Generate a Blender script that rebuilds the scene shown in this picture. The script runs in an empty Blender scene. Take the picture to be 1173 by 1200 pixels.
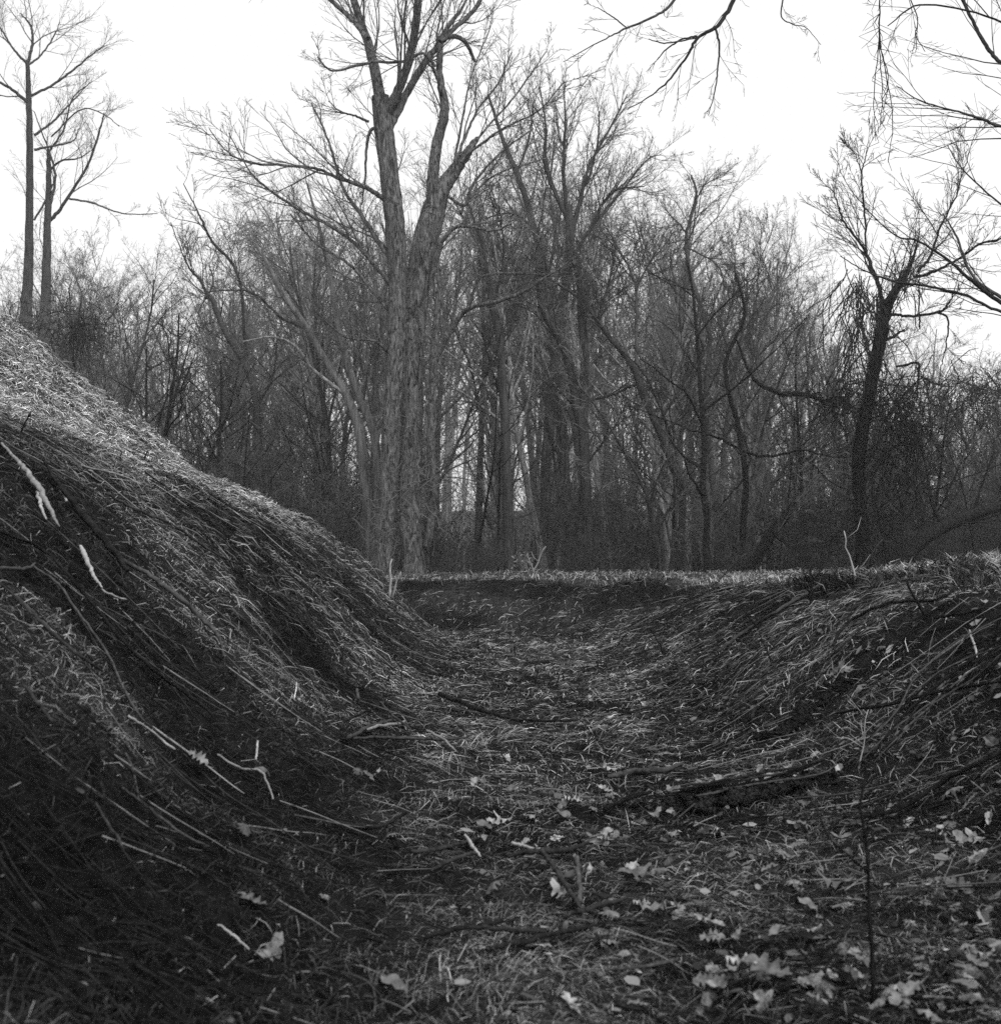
import bpy, math, random
import numpy as np
R = math.radians
SC = bpy.context.scene
COL = SC.collection

# ------------------------------------------------------------------ camera, sky, sun, exposure
F, CX, HY, EY = 1675.0, 586.5, 668.0, 1.15      # focal length in photo pixels, optical axis, eye height
cam_d = bpy.data.cameras.new('camera')
cam = bpy.data.objects.new('camera', cam_d); COL.objects.link(cam)
cam.location = (0, 0, EY); cam.rotation_euler = (R(90), 0, 0)
cam_d.sensor_fit = 'HORIZONTAL'; cam_d.sensor_width = 36.0
cam_d.lens = 36.0 * F / 1173.0
cam_d.shift_y = (HY - 600.0) / 1173.0
cam_d.clip_start = 0.05; cam_d.clip_end = 900.0
cam_d.dof.use_dof = True; cam_d.dof.focus_distance = 14.0; cam_d.dof.aperture_fstop = 5.6
SC.camera = cam

SUN_EL, SUN_AZ = R(52), R(150)                   # overcast: high, behind the camera to the right
w = bpy.data.worlds.new('World'); SC.world = w; w.use_nodes = True
nt = w.node_tree; nt.nodes.clear()
sky = nt.nodes.new('ShaderNodeTexSky'); sky.sky_type = 'NISHITA'; sky.sun_disc = False
sky.sun_elevation = SUN_EL; sky.sun_rotation = SUN_AZ; sky.dust_density = 4.0; sky.air_density = 1.0
bw = nt.nodes.new('ShaderNodeRGBToBW')           # black and white film: a grey cloud layer over the sky
mx = nt.nodes.new('ShaderNodeMix'); mx.data_type = 'FLOAT'; mx.inputs[0].default_value = 0.84
mx.inputs[3].default_value = 6.7
bg = nt.nodes.new('ShaderNodeBackground'); bg.inputs[1].default_value = 0.12
wo = nt.nodes.new('ShaderNodeOutputWorld')
nt.links.new(sky.outputs[0], bw.inputs[0]); nt.links.new(bw.outputs[0], mx.inputs[2])
nt.links.new(mx.outputs[0], bg.inputs[0]); nt.links.new(bg.outputs[0], wo.inputs[0])
sl = bpy.data.lights.new('sun', 'SUN'); sl.energy = 1.5; sl.angle = R(14); sl.color = (1, 1, 1)
so = bpy.data.objects.new('sun', sl); COL.objects.link(so)
so.rotation_euler = (R(90) - SUN_EL, 0, R(180) - SUN_AZ)
SC.view_settings.view_transform = 'Standard'; SC.view_settings.look = 'None'
SC.view_settings.exposure = 0.58; SC.view_settings.gamma = 1.0; SC.view_settings.use_curve_mapping = False
cy = SC.cycles
cy.max_bounces = 5; cy.diffuse_bounces = 2; cy.glossy_bounces = 1; cy.volume_bounces = 1; cy.transmission_bounces = 1
cy.use_denoising = False

# ------------------------------------------------------------------ small helpers
def vn(x, y, seed=0):
    xi = np.floor(x).astype(np.int64); yi = np.floor(y).astype(np.int64)
    fx = x - xi; fy = y - yi
    fx = fx * fx * (3 - 2 * fx); fy = fy * fy * (3 - 2 * fy)
    def h(a, b):
        k = (a * 374761393 + b * 668265263 + seed * 974634777) & 0xffffffff
        k = ((k ^ (k >> 13)) * 1274126177) & 0xffffffff
        return ((k ^ (k >> 16)) & 0xffffff) / float(0xffffff)
    return (h(xi, yi) * (1 - fx) + h(xi + 1, yi) * fx) * (1 - fy) + (h(xi, yi + 1) * (1 - fx) + h(xi + 1, yi + 1) * fx) * fy
def fbm(x, y, seed=0, o=4):
    s = 0; a = 1; t = 0
    for i in range(o):
        s = s + a * vn(x * 2 ** i + 17.3 * i, y * 2 ** i - 9.1 * i, seed + i); t += a; a *= .5
    return s / t

def tag(o, label=None, cat=None, group=None, kind=None):
    for k, v in (('label', label), ('category', cat), ('group', group), ('kind', kind)):
        if v: o[k] = v
    return o
def empty(name, loc=(0, 0, 0)):
    o = bpy.data.objects.new(name, None); COL.objects.link(o); o.location = loc; o.empty_display_size = .2; return o
def link(name, me, parent=None):
    o = bpy.data.objects.new(name, me); COL.objects.link(o)
    if parent: o.parent = parent
    return o

def mesh(name, V, faces, m, tone=None, smooth=True):
    """faces: list of int arrays (n,k), each with its own k"""
    me = bpy.data.meshes.new(name)
    V = np.asarray(V, np.float32)
    me.vertices.add(len(V)); me.vertices.foreach_set('co', V.ravel())
    faces = [np.asarray(f, np.int32) for f in faces if len(f)]
    nl = sum(f.size for f in faces); npol = sum(len(f) for f in faces)
    me.loops.add(nl); me.polygons.add(npol)
    me.loops.foreach_set('vertex_index', np.concatenate([f.ravel() for f in faces]))
    st = []; off = 0
    for f in faces:
        k = f.shape[1]; st.append(off + np.arange(len(f)) * k); off += f.size
    me.polygons.foreach_set('loop_start', np.concatenate(st).astype(np.int32))
    me.polygons.foreach_set('use_smooth', np.full(npol, smooth))
    me.update(calc_edges=True)
    if tone is not None:
        a = me.attributes.new('tone', 'FLOAT', 'POINT'); a.data.foreach_set('value', np.asarray(tone, np.float32))
    me.materials.append(m)
    return me

class Tubes:
    """collects tapering tubes and turns them into ONE mesh"""
    def __init__(s): s.g = {}
    def add(s, pts, rad, sides=4):
        s.g.setdefault((len(pts), sides), []).append((pts, rad))
    def count(s): return sum(len(v) for v in s.g.values())
    def build(s, name, m, rough=0.0, flut=0.0, seed=1, loc=(0, 0, 0), cap=False):
        VV = []; FF = []; CC = []; base = 0
        for (n, k), lst in s.g.items():
            P = np.array([a for a, b in lst], float) - np.array(loc); Rr = np.array([b for a, b in lst], float)
            B = len(lst)
            T = np.empty_like(P); T[:, 1:-1] = P[:, 2:] - P[:, :-2]; T[:, 0] = P[:, 1] - P[:, 0]; T[:, -1] = P[:, -1] - P[:, -2]
            T /= np.linalg.norm(T, axis=2, keepdims=True) + 1e-9
            tot = np.abs(P[:, -1] - P[:, 0]); ax = np.argmin(tot, axis=1)
            ref = np.eye(3)[ax][:, None, :].repeat(n, 1)
            U = np.cross(T, ref); U /= np.linalg.norm(U, axis=2, keepdims=True) + 1e-9
            W = np.cross(T, U)
            an = np.arange(k) / k * 2 * math.pi
            rr = Rr[:, :, None].repeat(k, 2)
            if rough or flut:
                hh = np.cumsum(np.concatenate([np.zeros((B, 1)), np.linalg.norm(np.diff(P, axis=1), axis=2)], 1), 1)[:, :, None]
                A = an[None, None, :] + np.zeros_like(rr)
                hz = hh + np.zeros_like(rr)
                fl = fbm(np.cos(A) * 3.2 + np.arange(B)[:, None, None] * 31 + 50, np.sin(A) * 3.2 + hz * 1.1, seed, 3) - .5
                fl2 = fbm(np.cos(A) * 1.1 + 9, np.sin(A) * 1.1 + hz * .8, seed + 9, 2) - .5
                rr = rr * (1 + rough * 2 * fl + flut * 2 * fl2)
            V = P[:, :, None, :] + rr[..., None] * (np.cos(an)[None, None, :, None] * U[:, :, None, :] + np.sin(an)[None, None, :, None] * W[:, :, None, :])
            VV.append(V.reshape(-1, 3))
            i = np.arange(n - 1)[:, None]; j = np.arange(k)[None, :]; j2 = (j + 1) % k
            q = np.stack([i * k + j, i * k + j2, (i + 1) * k + j2, (i + 1) * k + j], -1).reshape(-1, 4)
            FF.append((base + np.arange(B)[:, None, None] * (n * k) + q[None]).reshape(-1, 4))
            if cap:
                b0 = base + np.arange(B) * (n * k)
                CC.append((k, b0[:, None] + np.arange(k)[None, ::-1])); CC.append((k, b0[:, None] + (n - 1) * k + np.arange(k)[None, :]))
            base += B * n * k
        return mesh(name, np.concatenate(VV), [np.concatenate(FF)] + [c for _, c in CC], m)

def smoothline(pts, n):
    """Catmull-Rom through control points (any dimension), n samples"""
    p = np.array(pts, float)
    if len(p) == 2: return p[0] + (p[1] - p[0]) * np.linspace(0, 1, n)[:, None]
    e = np.vstack([2 * p[0] - p[1], p, 2 * p[-1] - p[-2]])
    t = np.linspace(0, len(p) - 1 - 1e-6, n); i = t.astype(int); u = (t - i)[:, None]
    a, b, c, d = e[i], e[i + 1], e[i + 2], e[i + 3]
    return .5 * (2 * b + (c - a) * u + (2 * a - 5 * b + 4 * c - d) * u * u + (3 * b - a - 3 * c + d) * u ** 3)

# ------------------------------------------------------------------ materials (black and white: all neutral greys)
def mat(name, lo, hi, scale=(8, 8, 8), detail=5, bump=0.0, rough=.85, attr=False, rnd=0.0, dist=.0, contrast=(.3, .7), sheen=.0):
    m = bpy.data.materials.new(name); m.use_nodes = True
    t = m.node_tree; b = t.nodes['Principled BSDF']; L = t.links.new
    b.inputs['Roughness'].default_value = rough; b.inputs['Specular IOR Level'].default_value = sheen
    tc = t.nodes.new('ShaderNodeTexCoord'); mp = t.nodes.new('ShaderNodeMapping'); mp.inputs['Scale'].default_value = scale
    nz = t.nodes.new('ShaderNodeTexNoise'); nz.inputs['Scale'].default_value = 1.0; nz.inputs['Detail'].default_value = detail
    nz.inputs['Roughness'].default_value = .65; nz.inputs['Distortion'].default_value = dist
    L(tc.outputs['Object'], mp.inputs[0]); L(mp.outputs[0], nz.inputs['Vector'])
    mr = t.nodes.new('ShaderNodeMapRange'); mr.inputs[1].default_value, mr.inputs[2].default_value = contrast
    mr.inputs[3].default_value, mr.inputs[4].default_value = lo, hi
    L(nz.outputs[0], mr.inputs[0]); out = mr.outputs[0]
    def mul(a, bsock):
        x = t.nodes.new('ShaderNodeMath'); x.operation = 'MULTIPLY'; L(a, x.inputs[0]); L(bsock, x.inputs[1]); return x.outputs[0]
    if attr:
        at = t.nodes.new('ShaderNodeAttribute'); at.attribute_name = 'tone'; out = mul(out, at.outputs['Fac'])
    if rnd:
        oi = t.nodes.new('ShaderNodeObjectInfo'); r2 = t.nodes.new('ShaderNodeMapRange')
        r2.inputs[3].default_value, r2.inputs[4].default_value = 1 - rnd, 1 + rnd
        L(oi.outputs['Random'], r2.inputs[0]); out = mul(out, r2.outputs[0])
    L(out, b.inputs['Base Color'])
    if bump:
        bp = t.nodes.new('ShaderNodeBump'); bp.inputs['Strength'].default_value = 1.0; bp.inputs['Distance'].default_value = bump
        L(nz.outputs[0], bp.inputs['Height']); L(bp.outputs[0], b.inputs['Normal'])
    return m
M = dict(
    soil=mat('burned_soil', .003, .024, (9, 9, 9), 8, .03, attr=True),
    grass=mat('dry_grass', .75, 1.25, (3, 3, 3), 3, attr=True, rough=.8, sheen=.05),
    bark=mat('furrowed_bark', .02, .25, (13, 13, 3.2), 9, .09, dist=1.6, contrast=(.38, .64)),
    bark_grey=mat('grey_bark', .08, .27, (14, 14, 1.8), 5, .03, rnd=.7, dist=.4, contrast=(.36, .62)),
    bark_dark=mat('dark_bark', .025, .085, (14, 14, 2.2), 5, .02, rnd=.35),
    twig=mat('twig_bark', .09, .19, (3, 3, 3), 2, rnd=.3),
    twig_dark=mat('dark_twig_bark', .03, .07, (3, 3, 3), 2, rnd=.3),
    vine=mat('vine_bark', .02, .06, (4, 4, 4), 3, rnd=.3),
    char=mat('charred_wood', .005, .026, (25, 25, 25), 6, .01, rnd=.4, rough=.7),
    stick=mat('weathered_stick', .02, .08, (30, 30, 30), 4, .003, rnd=.5),
    pale=mat('barkless_pale_wood', .13, .42, (40, 40, 12), 5, .004, rnd=.25),
    leaf=mat('dry_oak_leaf', .05, .33, (34, 34, 34), 7, .004, rnd=.55, rough=.75),
    brush=mat('far_twigs', .18, .32, (.5, .5, .5), 3),
    rotten=mat('rotten_charred_wood', .003, .06, (60, 14, 60), 8, .03, rnd=.3, rough=.9, dist=1.5, contrast=(.42, .68)),
    straw=mat('straw_stalk', .18, .34, (20, 20, 20), 3, rnd=.3),
)

# ------------------------------------------------------------------ the ditch: ground height
AX, BX, BY, BR = .4, -4.6, 22.0, 5.0
def across(x, y):
    a = x - AX; r = np.hypot(x - BX, y - BY) - BR; b = (y - BY) - BR
    return np.where(y < BY, np.where(x > BX, a, np.maximum(a, b)), np.where(x > BX, r, b))
def height(x, y):
    x = np.asarray(x, float); y = np.asarray(y, float)
    d = across(x, y)
    d = d + (fbm(x * .35 + 5, y * .22, 3, 2) - .5) * .5 + (fbm(x * 1.3 + 2, y * 1.1, 8, 3) - .5) * np.where(d < 0, .14, .24) * np.clip(1 - (y - 45) / 20, 0, 1)
    t = -d - 1.1
    z = np.interp(t, [-9, -.55, 0, .45, 1, 1.7, 2.4, 3.8, 6.1, 7.4, 9, 16, 30, 60], [0, 0, .07, .32, .92, 1.52, 1.95, 2.62, 4.68, 5.55, 5.9, 5.6, 3, 1.2])
    s = d - np.clip(1.25 + (7 - y) * .06, 1.0, 1.5)
    far = np.clip((y - 8) / 16, 0, 1)
    rim = np.interp(s, [-9, -.5, 0, .4, 1.0, 1.4, 1.7, 2.6, 9, 300], [0, 0, .06, .28, .70, .96, 1.05, 1.15, 1.19, 1.18])
    rim2 = np.interp(s, [-9, -.5, 0, .5, 1.2, 1.9, 2.6, 6.5, 10, 300], [0, 0, .07, .28, .62, .84, .9, 1.05, 1.06, 1.06])
    z = z + rim * (1 - far) + rim2 * far
    slope = np.clip(np.abs(d) * .5, 0.3, 1)
    near = np.clip(1 - (y - 45) / 30, 0, 1)
    z = z + near * ((fbm(x * .9, y * .9, 11, 3) - .5) * .15 * slope + (fbm(x * 2.6, y * 2.6, 21, 3) - .5) * .15 + (fbm(x * 7, y * 7, 25, 2) - .5) * .05)
    z = z + (fbm(x * .7, y * .7, 91, 3) - .5) * .3 * np.clip((y - 17) / 6, 0, 1) * np.clip((d - 1.7) / .8, 0, 1) * np.clip((5.2 - d) / 2, 0, 1)
    z = z + 7.5 * np.clip((y - 68) / 110, 0, 1) ** 1.3
    # eroded lip on the right: a step down across the foot of the slope
    u = (y - 7.05 - .15 * (x - 1)) / .22; wgt = np.clip((x - .75) / .3, 0, 1) * np.clip((2.1 - x) / .4, 0, 1)
    z = z + wgt * .13 * (1 / (1 + np.exp(-u * 4))) * np.exp(-np.clip(u, 0, 9) * .35)
    return z
def ray(px, py, dmax=60.0):
    """point of the ground that the photo shows at this pixel"""
    D = np.geomspace(1.5, dmax, 1600); x = (px - CX) / F * D; z = EY + (HY - py) / F * D
    k = np.nonzero(z < height(x, D))[0]
    i = k[0] if len(k) else -1
    return np.array([x[i], D[i], float(height(x[i], D[i]))])
def P3(px, py, D): return ((px - CX) / F * D, D, EY + (HY - py) / F * D)
def normal(x, y, e=.12):
    gx = (height(x + e, y) - height(x - e, y)) / (2 * e); gy = (height(x, y + e) - height(x, y - e)) / (2 * e)
    n = np.stack([-gx, -gy, np.ones_like(gx)], -1); return n / np.linalg.norm(n, axis=-1, keepdims=True), gx, gy

PALE = [(1000, 850, .45), (955, 870, .3), (1040, 835, .3), (540, 872, .35), (520, 905, .25), (930, 1000, .3), (860, 1010, .25), (660, 1150, .3), (560, 1110, .25),
        (60, 770, .35), (700, 850, .4), (470, 960, .2), (840, 1040, .3), (600, 760, .9), (700, 770, .6), (740, 790, .5), (1080, 1020, .2), (1120, 690, .5), (1000, 740, .35), (620, 925, .3), (330, 800, .3), (200, 640, .4), (250, 740, .35), (960, 780, .3), (1060, 1120, .2)]
PALEG = [(ray(a, b), r) for a, b, r in PALE]
def straw(x, y, z):
    """0 burned .. 1 pale dead grass"""
    d = across(x, y)
    n = fbm(x * .8 + 3, y * .6, 5, 4)
    left = np.clip((z - 2.0 - (n - .5) * 1.3) / .35, 0, 1) * (d < -1)
    left = np.maximum(left, np.clip((y - 16.5 - (n - .5) * 6) / 4, 0, 1) * .55 * (d < -1))
    rimp = np.clip((d - 2.75 - np.clip((y - 8) / 16, 0, 1) * .55 - (n - .5) * .8) / .3, 0, 1)
    floor = np.clip((n - .44) * 3.6, 0, 1) * .5 * (np.abs(d - .3) < 2.0) * np.interp(y, [0, 5, 9, 16, 28], [.4, .6, .9, 1.5, 1.5])
    slope = np.clip((n - .52) * 4, 0, 1) * np.interp(y, [6, 12, 20, 28], [.3, .4, .7, .8]) * np.where(d > 1.2, .55, 1)
    p = np.maximum(np.maximum(left, rimp), np.maximum(floor, slope))
    for c, r in PALEG:
        rr = r * (1 + c[1] * .03)
        q = np.exp(-(((x - c[0]) / rr) ** 2 + ((y - c[1]) / (rr * 1.6)) ** 2)) * (.3 + n)
        p = np.maximum(p, q * .75)
    return np.clip(p, 0, 1)

def axis(edges):
    out = []
    for a, b, s in edges: out.append(np.arange(a, b - 1e-6, s))
    return np.concatenate(out + [np.array([edges[-1][1]])])
xs = axis([(-140, -30, 10), (-30, -12, 1.0), (-12, -4, .14), (-4, 4.6, .06), (4.6, 14, .35), (14, 30, 2), (30, 140, 10)])
ys = axis([(-25, -5, 4), (-5, 1.5, .5), (1.5, 9, .06), (9, 18, .10), (18, 34, .17), (34, 50, 1), (50, 190, 10)])
X, Y = np.meshgrid(xs, ys); Z = height(X, Y)
nx, ny = len(xs), len(ys)
ii = (np.arange(ny - 1)[:, None] * nx + np.arange(nx - 1)[None, :]).ravel()
gt = .6 + 1.6 * straw(X, Y, Z)
ground = link('ground', mesh('ground', np.stack([X, Y, Z], -1).reshape(-1, 3), [np.stack([ii, ii + 1, ii + nx + 1, ii + nx], -1)], M['soil'], gt.ravel()))
tag(ground, kind='structure')

# ------------------------------------------------------------------ grass: matted blades combed down the slopes, upright tufts
rg = np.random.default_rng(4)
def blades(N, xf, yf, lift, Lr, wr, spread, upright=0.0, tone_gain=1.0, smin=0.0):
    x = xf; y = yf
    z = height(x, y); n, gx, gy = normal(x, y)
    sl = np.hypot(gx, gy); d = across(x, y)
    flow = np.arctan2(-gy, -gx)
    fa = (fbm(x * .7, y * .7, 31, 2) - .5) * 7
    k = np.clip(sl / .35, 0, 1)
    ang = np.where(k > .5, flow + rg.normal(0, spread, N) + (fbm(x * 1.2, y * 1.2, 37, 2) - .5) * 1.2, fa + rg.normal(0, .8, N))
    ang = ang + (rg.random(N) < .15) * rg.normal(0, 1.5, N)
    h = np.stack([np.cos(ang), np.sin(ang), np.zeros(N)], -1)
    h = h - n * (h * n).sum(-1, keepdims=True); h /= np.linalg.norm(h, axis=-1, keepdims=True)
    dist = np.hypot(x, y); L = rg.uniform(*Lr, N) * np.clip(.28 + dist / 11, .42, 1)
    wd = rg.uniform(*wr, N) * np.clip(dist / 9, .5, 1.6)
    p0 = np.stack([x, y, z], -1) - n * .01
    up = np.stack([np.zeros(N), np.zeros(N), np.ones(N)], -1)
    d0 = h * (1 - upright) + (n * .5 + up * .5) * upright
    lf = rg.uniform(0, 1, N)[:, None] ** 2 * lift
    side = np.cross(d0, n if upright < .5 else h + 1e-3); side /= np.linalg.norm(side, axis=-1, keepdims=True) + 1e-9
    bend = side * rg.normal(0, .07, N)[:, None] * L[:, None]
    p1 = p0 + d0 * L[:, None] * .5 + n * (lf + .012) + bend * .5
    p2 = p0 + d0 * L[:, None] * (.95 - .25 * upright) + h * upright * L[:, None] * .35 + n * (lf * rg.uniform(-.2, 1.4, N)[:, None] + .008) - bend * .3
    tw = rg.normal(0, .7, N)[:, None]
    side = side * np.cos(tw) + n * np.sin(tw)
    sw = side * wd[:, None] * .5
    V = np.stack([p0 - sw, p0 + sw, p1 - sw, p1 + sw, p2], 1).reshape(-1, 3)
    i = np.arange(N)[:, None] * 5
    q = i + np.array([[0, 1, 3, 2]]); t3 = i + np.array([[2, 3, 4]])
    s = np.maximum(straw(x, y, z), smin)
    r = rg.random(N)
    tone = (.006 + .15 * r ** 4) * (1 - s) + (.03 + .70 * r ** 2.1) * s
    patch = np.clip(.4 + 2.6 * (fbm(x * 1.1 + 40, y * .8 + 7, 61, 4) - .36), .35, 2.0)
    nearleft = 1 - .55 * np.clip((-x - .55) / .5, 0, 1) * np.clip((6.5 - y) / 3, 0, 1)  # dark near-left corner: lens vignette put into the tone of the burned blades
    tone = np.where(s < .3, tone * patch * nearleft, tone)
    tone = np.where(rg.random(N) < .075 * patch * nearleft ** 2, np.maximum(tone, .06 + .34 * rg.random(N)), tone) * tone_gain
    return V, q, t3, np.repeat(tone, 5)
def persp(N, d0, d1, a0, a1, power=1.0):
    D = d0 * (d1 / d0) ** (rg.random(N) ** power); u = rg.uniform(a0, a1, N); return u * D, D
parts = []
def more(*a, **k): parts.append(blades(*a, **k))
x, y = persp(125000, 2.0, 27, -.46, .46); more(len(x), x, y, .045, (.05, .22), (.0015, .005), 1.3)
x, y = persp(50000, 9, 36, -.42, .42); more(len(x), x, y, .06, (.14, .36), (.003, .006), .4)
# left upper bank: dense pale straw
x, y = persp(90000, 10, 25, -.40, -.05); z = height(x, y); k = (z > 1.7); more(k.sum(), x[k], y[k], .06, (.08, .26), (.0025, .005), 1.1, tone_gain=1.5)
# broken bits of straw matted over the ditch floor
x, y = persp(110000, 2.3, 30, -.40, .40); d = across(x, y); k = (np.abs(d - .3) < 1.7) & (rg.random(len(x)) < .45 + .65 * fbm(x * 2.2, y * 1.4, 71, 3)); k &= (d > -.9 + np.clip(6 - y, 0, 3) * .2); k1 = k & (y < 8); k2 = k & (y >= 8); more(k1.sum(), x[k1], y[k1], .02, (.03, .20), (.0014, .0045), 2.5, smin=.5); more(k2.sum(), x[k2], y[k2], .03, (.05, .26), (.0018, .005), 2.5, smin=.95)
# rim top: short, denser, pale, half upright
x, y = persp(50000, 8, 36, -.10, .42); d = across(x, y); k = (d > 2.65 + np.clip((y - 8) / 16, 0, 1) * .55) & (d < 9.5); more(k.sum(), x[k], y[k], .05, (.08, .22), (.004, .008), 1.2, upright=.45, tone_gain=.85)
# upright tufts
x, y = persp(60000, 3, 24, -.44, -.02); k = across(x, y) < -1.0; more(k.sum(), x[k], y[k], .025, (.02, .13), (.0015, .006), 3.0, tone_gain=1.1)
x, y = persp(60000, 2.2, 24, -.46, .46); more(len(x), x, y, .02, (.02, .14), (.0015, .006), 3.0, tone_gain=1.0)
tx, ty = [], []
for (a, b, c, rr) in [(1005, 856, 90, .2), (960, 880, 60, .15), (1030, 838, 70, .2), (930, 1005, 70, .15), (990, 940, 50, .1), (540, 875, 70, .2), (565, 885, 60, .15), (525, 905, 50, .12), (640, 1165, 20, .2),
                     (680, 1150, 20, .2), (760, 985, 50, .08), (900, 1010, 80, .2), (745, 955, 40, .1), (1060, 1090, 60, .2), (1130, 1120, 60, .2), (590, 1120, 60, .2), (330, 800, 60, .2), (50, 770, 60, .2), (500, 1090, 50, .2), (420, 1080, 50, .2), (140, 1060, 50, .2), (880, 1100, 50, .1)]:
    g = ray(a, b); tx.append(g[0] + rg.normal(0, rr, c)); ty.append(g[1] + rg.normal(0, rr * 1.3, c))
tx = np.concatenate(tx); ty = np.concatenate(ty); more(len(tx), tx, ty, .03, (.10, .24), (.003, .006), 1.5, upright=.4, tone_gain=1.3)
tx, ty = [], []
for i in range(620):
    a = rg.uniform(880, 1220); D = rg.uniform(7.5, 15.0); X0 = (a - CX) / F * D
    if 2.65 < across(np.array(X0), np.array(D)) < 4.4:
        c = 40; tx.append(X0 + rg.normal(0, .09, c)); ty.append(D + rg.normal(0, .09, c))
for i in range(700):
    D = rg.uniform(23, 33); X0 = rg.uniform(-2.3, 8); d_ = float(across(np.array(X0), np.array(D)))
    if 2.75 < d_ < 3.9: c = 14; tx.append(X0 + rg.normal(0, .14, c)); ty.append(D + rg.normal(0, .14, c))
tx = np.concatenate(tx); ty = np.concatenate(ty); more(len(tx), tx, ty, .03, (.14, .34), (.004, .008), 1.5, upright=.62, tone_gain=1.0)
VV = []; QQ = []; T3 = []; TT = []; off = 0
for V, q, t3, tn in parts:
    VV.append(V); QQ.append(q + off); T3.append(t3 + off); TT.append(tn); off += len(V)
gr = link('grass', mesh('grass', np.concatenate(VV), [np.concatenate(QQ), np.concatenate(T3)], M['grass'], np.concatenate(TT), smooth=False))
tag(gr, 'matted dead grass combed down the burned banks and along the rim', 'grass', kind='stuff')

# ------------------------------------------------------------------ branch growth
def rnd_dir(d, ang, rng):
    """turn unit vector d by ang about a random azimuth"""
    ax = (0, 0, 1) if abs(d[2]) < .9 else (1, 0, 0)
    u = (d[1] * ax[2] - d[2] * ax[1], d[2] * ax[0] - d[0] * ax[2], d[0] * ax[1] - d[1] * ax[0])
    l = math.sqrt(u[0] ** 2 + u[1] ** 2 + u[2] ** 2); u = (u[0] / l, u[1] / l, u[2] / l)
    v = (d[1] * u[2] - d[2] * u[1], d[2] * u[0] - d[0] * u[2], d[0] * u[1] - d[1] * u[0])
    a = rng.random() * 6.28318; c, s = math.cos(a), math.sin(a); ca, sa = math.cos(ang), math.sin(ang)
    return tuple(d[i] * ca + (u[i] * c + v[i] * s) * sa for i in range(3))
def nrm(d):
    l = math.sqrt(d[0] ** 2 + d[1] ** 2 + d[2] ** 2) + 1e-9; return (d[0] / l, d[1] / l, d[2] / l)
SEG = (10, 7, 5, 4, 3); SID = (8, 5, 4, 3, 3)
def grow(out, p, d, L, r, lv, S, rng):
    n = S.get('seg', SEG)[lv]; st = L / n; pts = [p]; wob = S['wob'][lv]; up = S['up'][lv]
    dirs = [d]
    for i in range(n):
        d = nrm((d[0] + rng.gauss(0, wob), d[1] + rng.gauss(0, wob), d[2] + rng.gauss(0, wob * .7) + up))
        p = (p[0] + d[0] * st, p[1] + d[1] * st, p[2] + d[2] * st); pts.append(p); dirs.append(d)
    r1 = max(S['rmin'], r * S['tap'][lv])
    rad = [r + (r1 - r) * (i / n) for i in range(n + 1)]
    if lv == 0: rad[0] *= 1.35
    out[lv].append((pts, rad))
    sprout(out, pts, rad, L, lv, S, rng)
def sprout(out, pts, rad, L, lv, S, rng, t0=None, count=None, scale=1.0):
    if lv >= S['max']: return
    n = len(pts) - 1
    c = S['n'][lv] if count is None else count
    c = max(1, int(c * rng.uniform(.75, 1.25) + .5)); t0 = S['t0'][lv] if t0 is None else t0
    for k in range(c):
        t = t0 + (1 - t0) * ((k + rng.random()) / c); f = t * n; i = min(n - 1, int(f)); u = f - i
        q = tuple(pts[i][j] + (pts[i + 1][j] - pts[i][j]) * u for j in range(3))
        dd = nrm(tuple(pts[i + 1][j] - pts[i][j] for j in range(3)))
        nd = rnd_dir(dd, S['ang'][lv] * rng.uniform(.65, 1.3), rng)
        sh = S.get('shape', .55)
        ln = L * S['len'][lv] * rng.uniform(.6, 1.15) * (1.15 - sh * (t - t0) / (1 - t0 + 1e-6)) * scale
        rr = max(S['rmin'], min((rad[i] + (rad[i + 1] - rad[i]) * u) * .62, S['rc'][lv] * ln))
        grow(out, q, nd, ln, rr, lv + 1, S, rng)
def tubes_of(out, lo, hi, sid=SID):
    T = Tubes()
    for lv in range(lo, hi + 1):
        for pts, rad in out[lv]: T.add(pts, rad, sid[lv])
    return T
FOREST = dict(max=4, wob=(.05, .13, .17, .2, .22), up=(.03, .07, .045, .02, 0), tap=(.18, .22, .3, .4, .5), n=(15, 6, 6, 3), t0=(.34, .2, .15, .1), ang=(.7, .6, .55, .55),
              len=(.38, .5, .48, .5), rc=(.020, .014, .011, .009), rmin=.0048)
CROOKED = dict(FOREST, wob=(.12, .22, .24, .22, .2), up=(.03, .04, .05, .05, .03), n=(12, 6, 6, 4), t0=(.25, .15, .1, .1), ang=(.95, .8, .75, .7), len=(.5, .5, .45, .5), tap=(.25, .25, .3, .4, .5), rmin=.005)
SAPLING = dict(FOREST, max=3, wob=(.09, .16, .2, .2, .2), up=(.03, .09, .06, .03, 0), n=(16, 6, 4), t0=(.15, .15, .1), ang=(.7, .7, .7), len=(.34, .5, .5), rc=(.014, .013, .011), rmin=.005)

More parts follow.
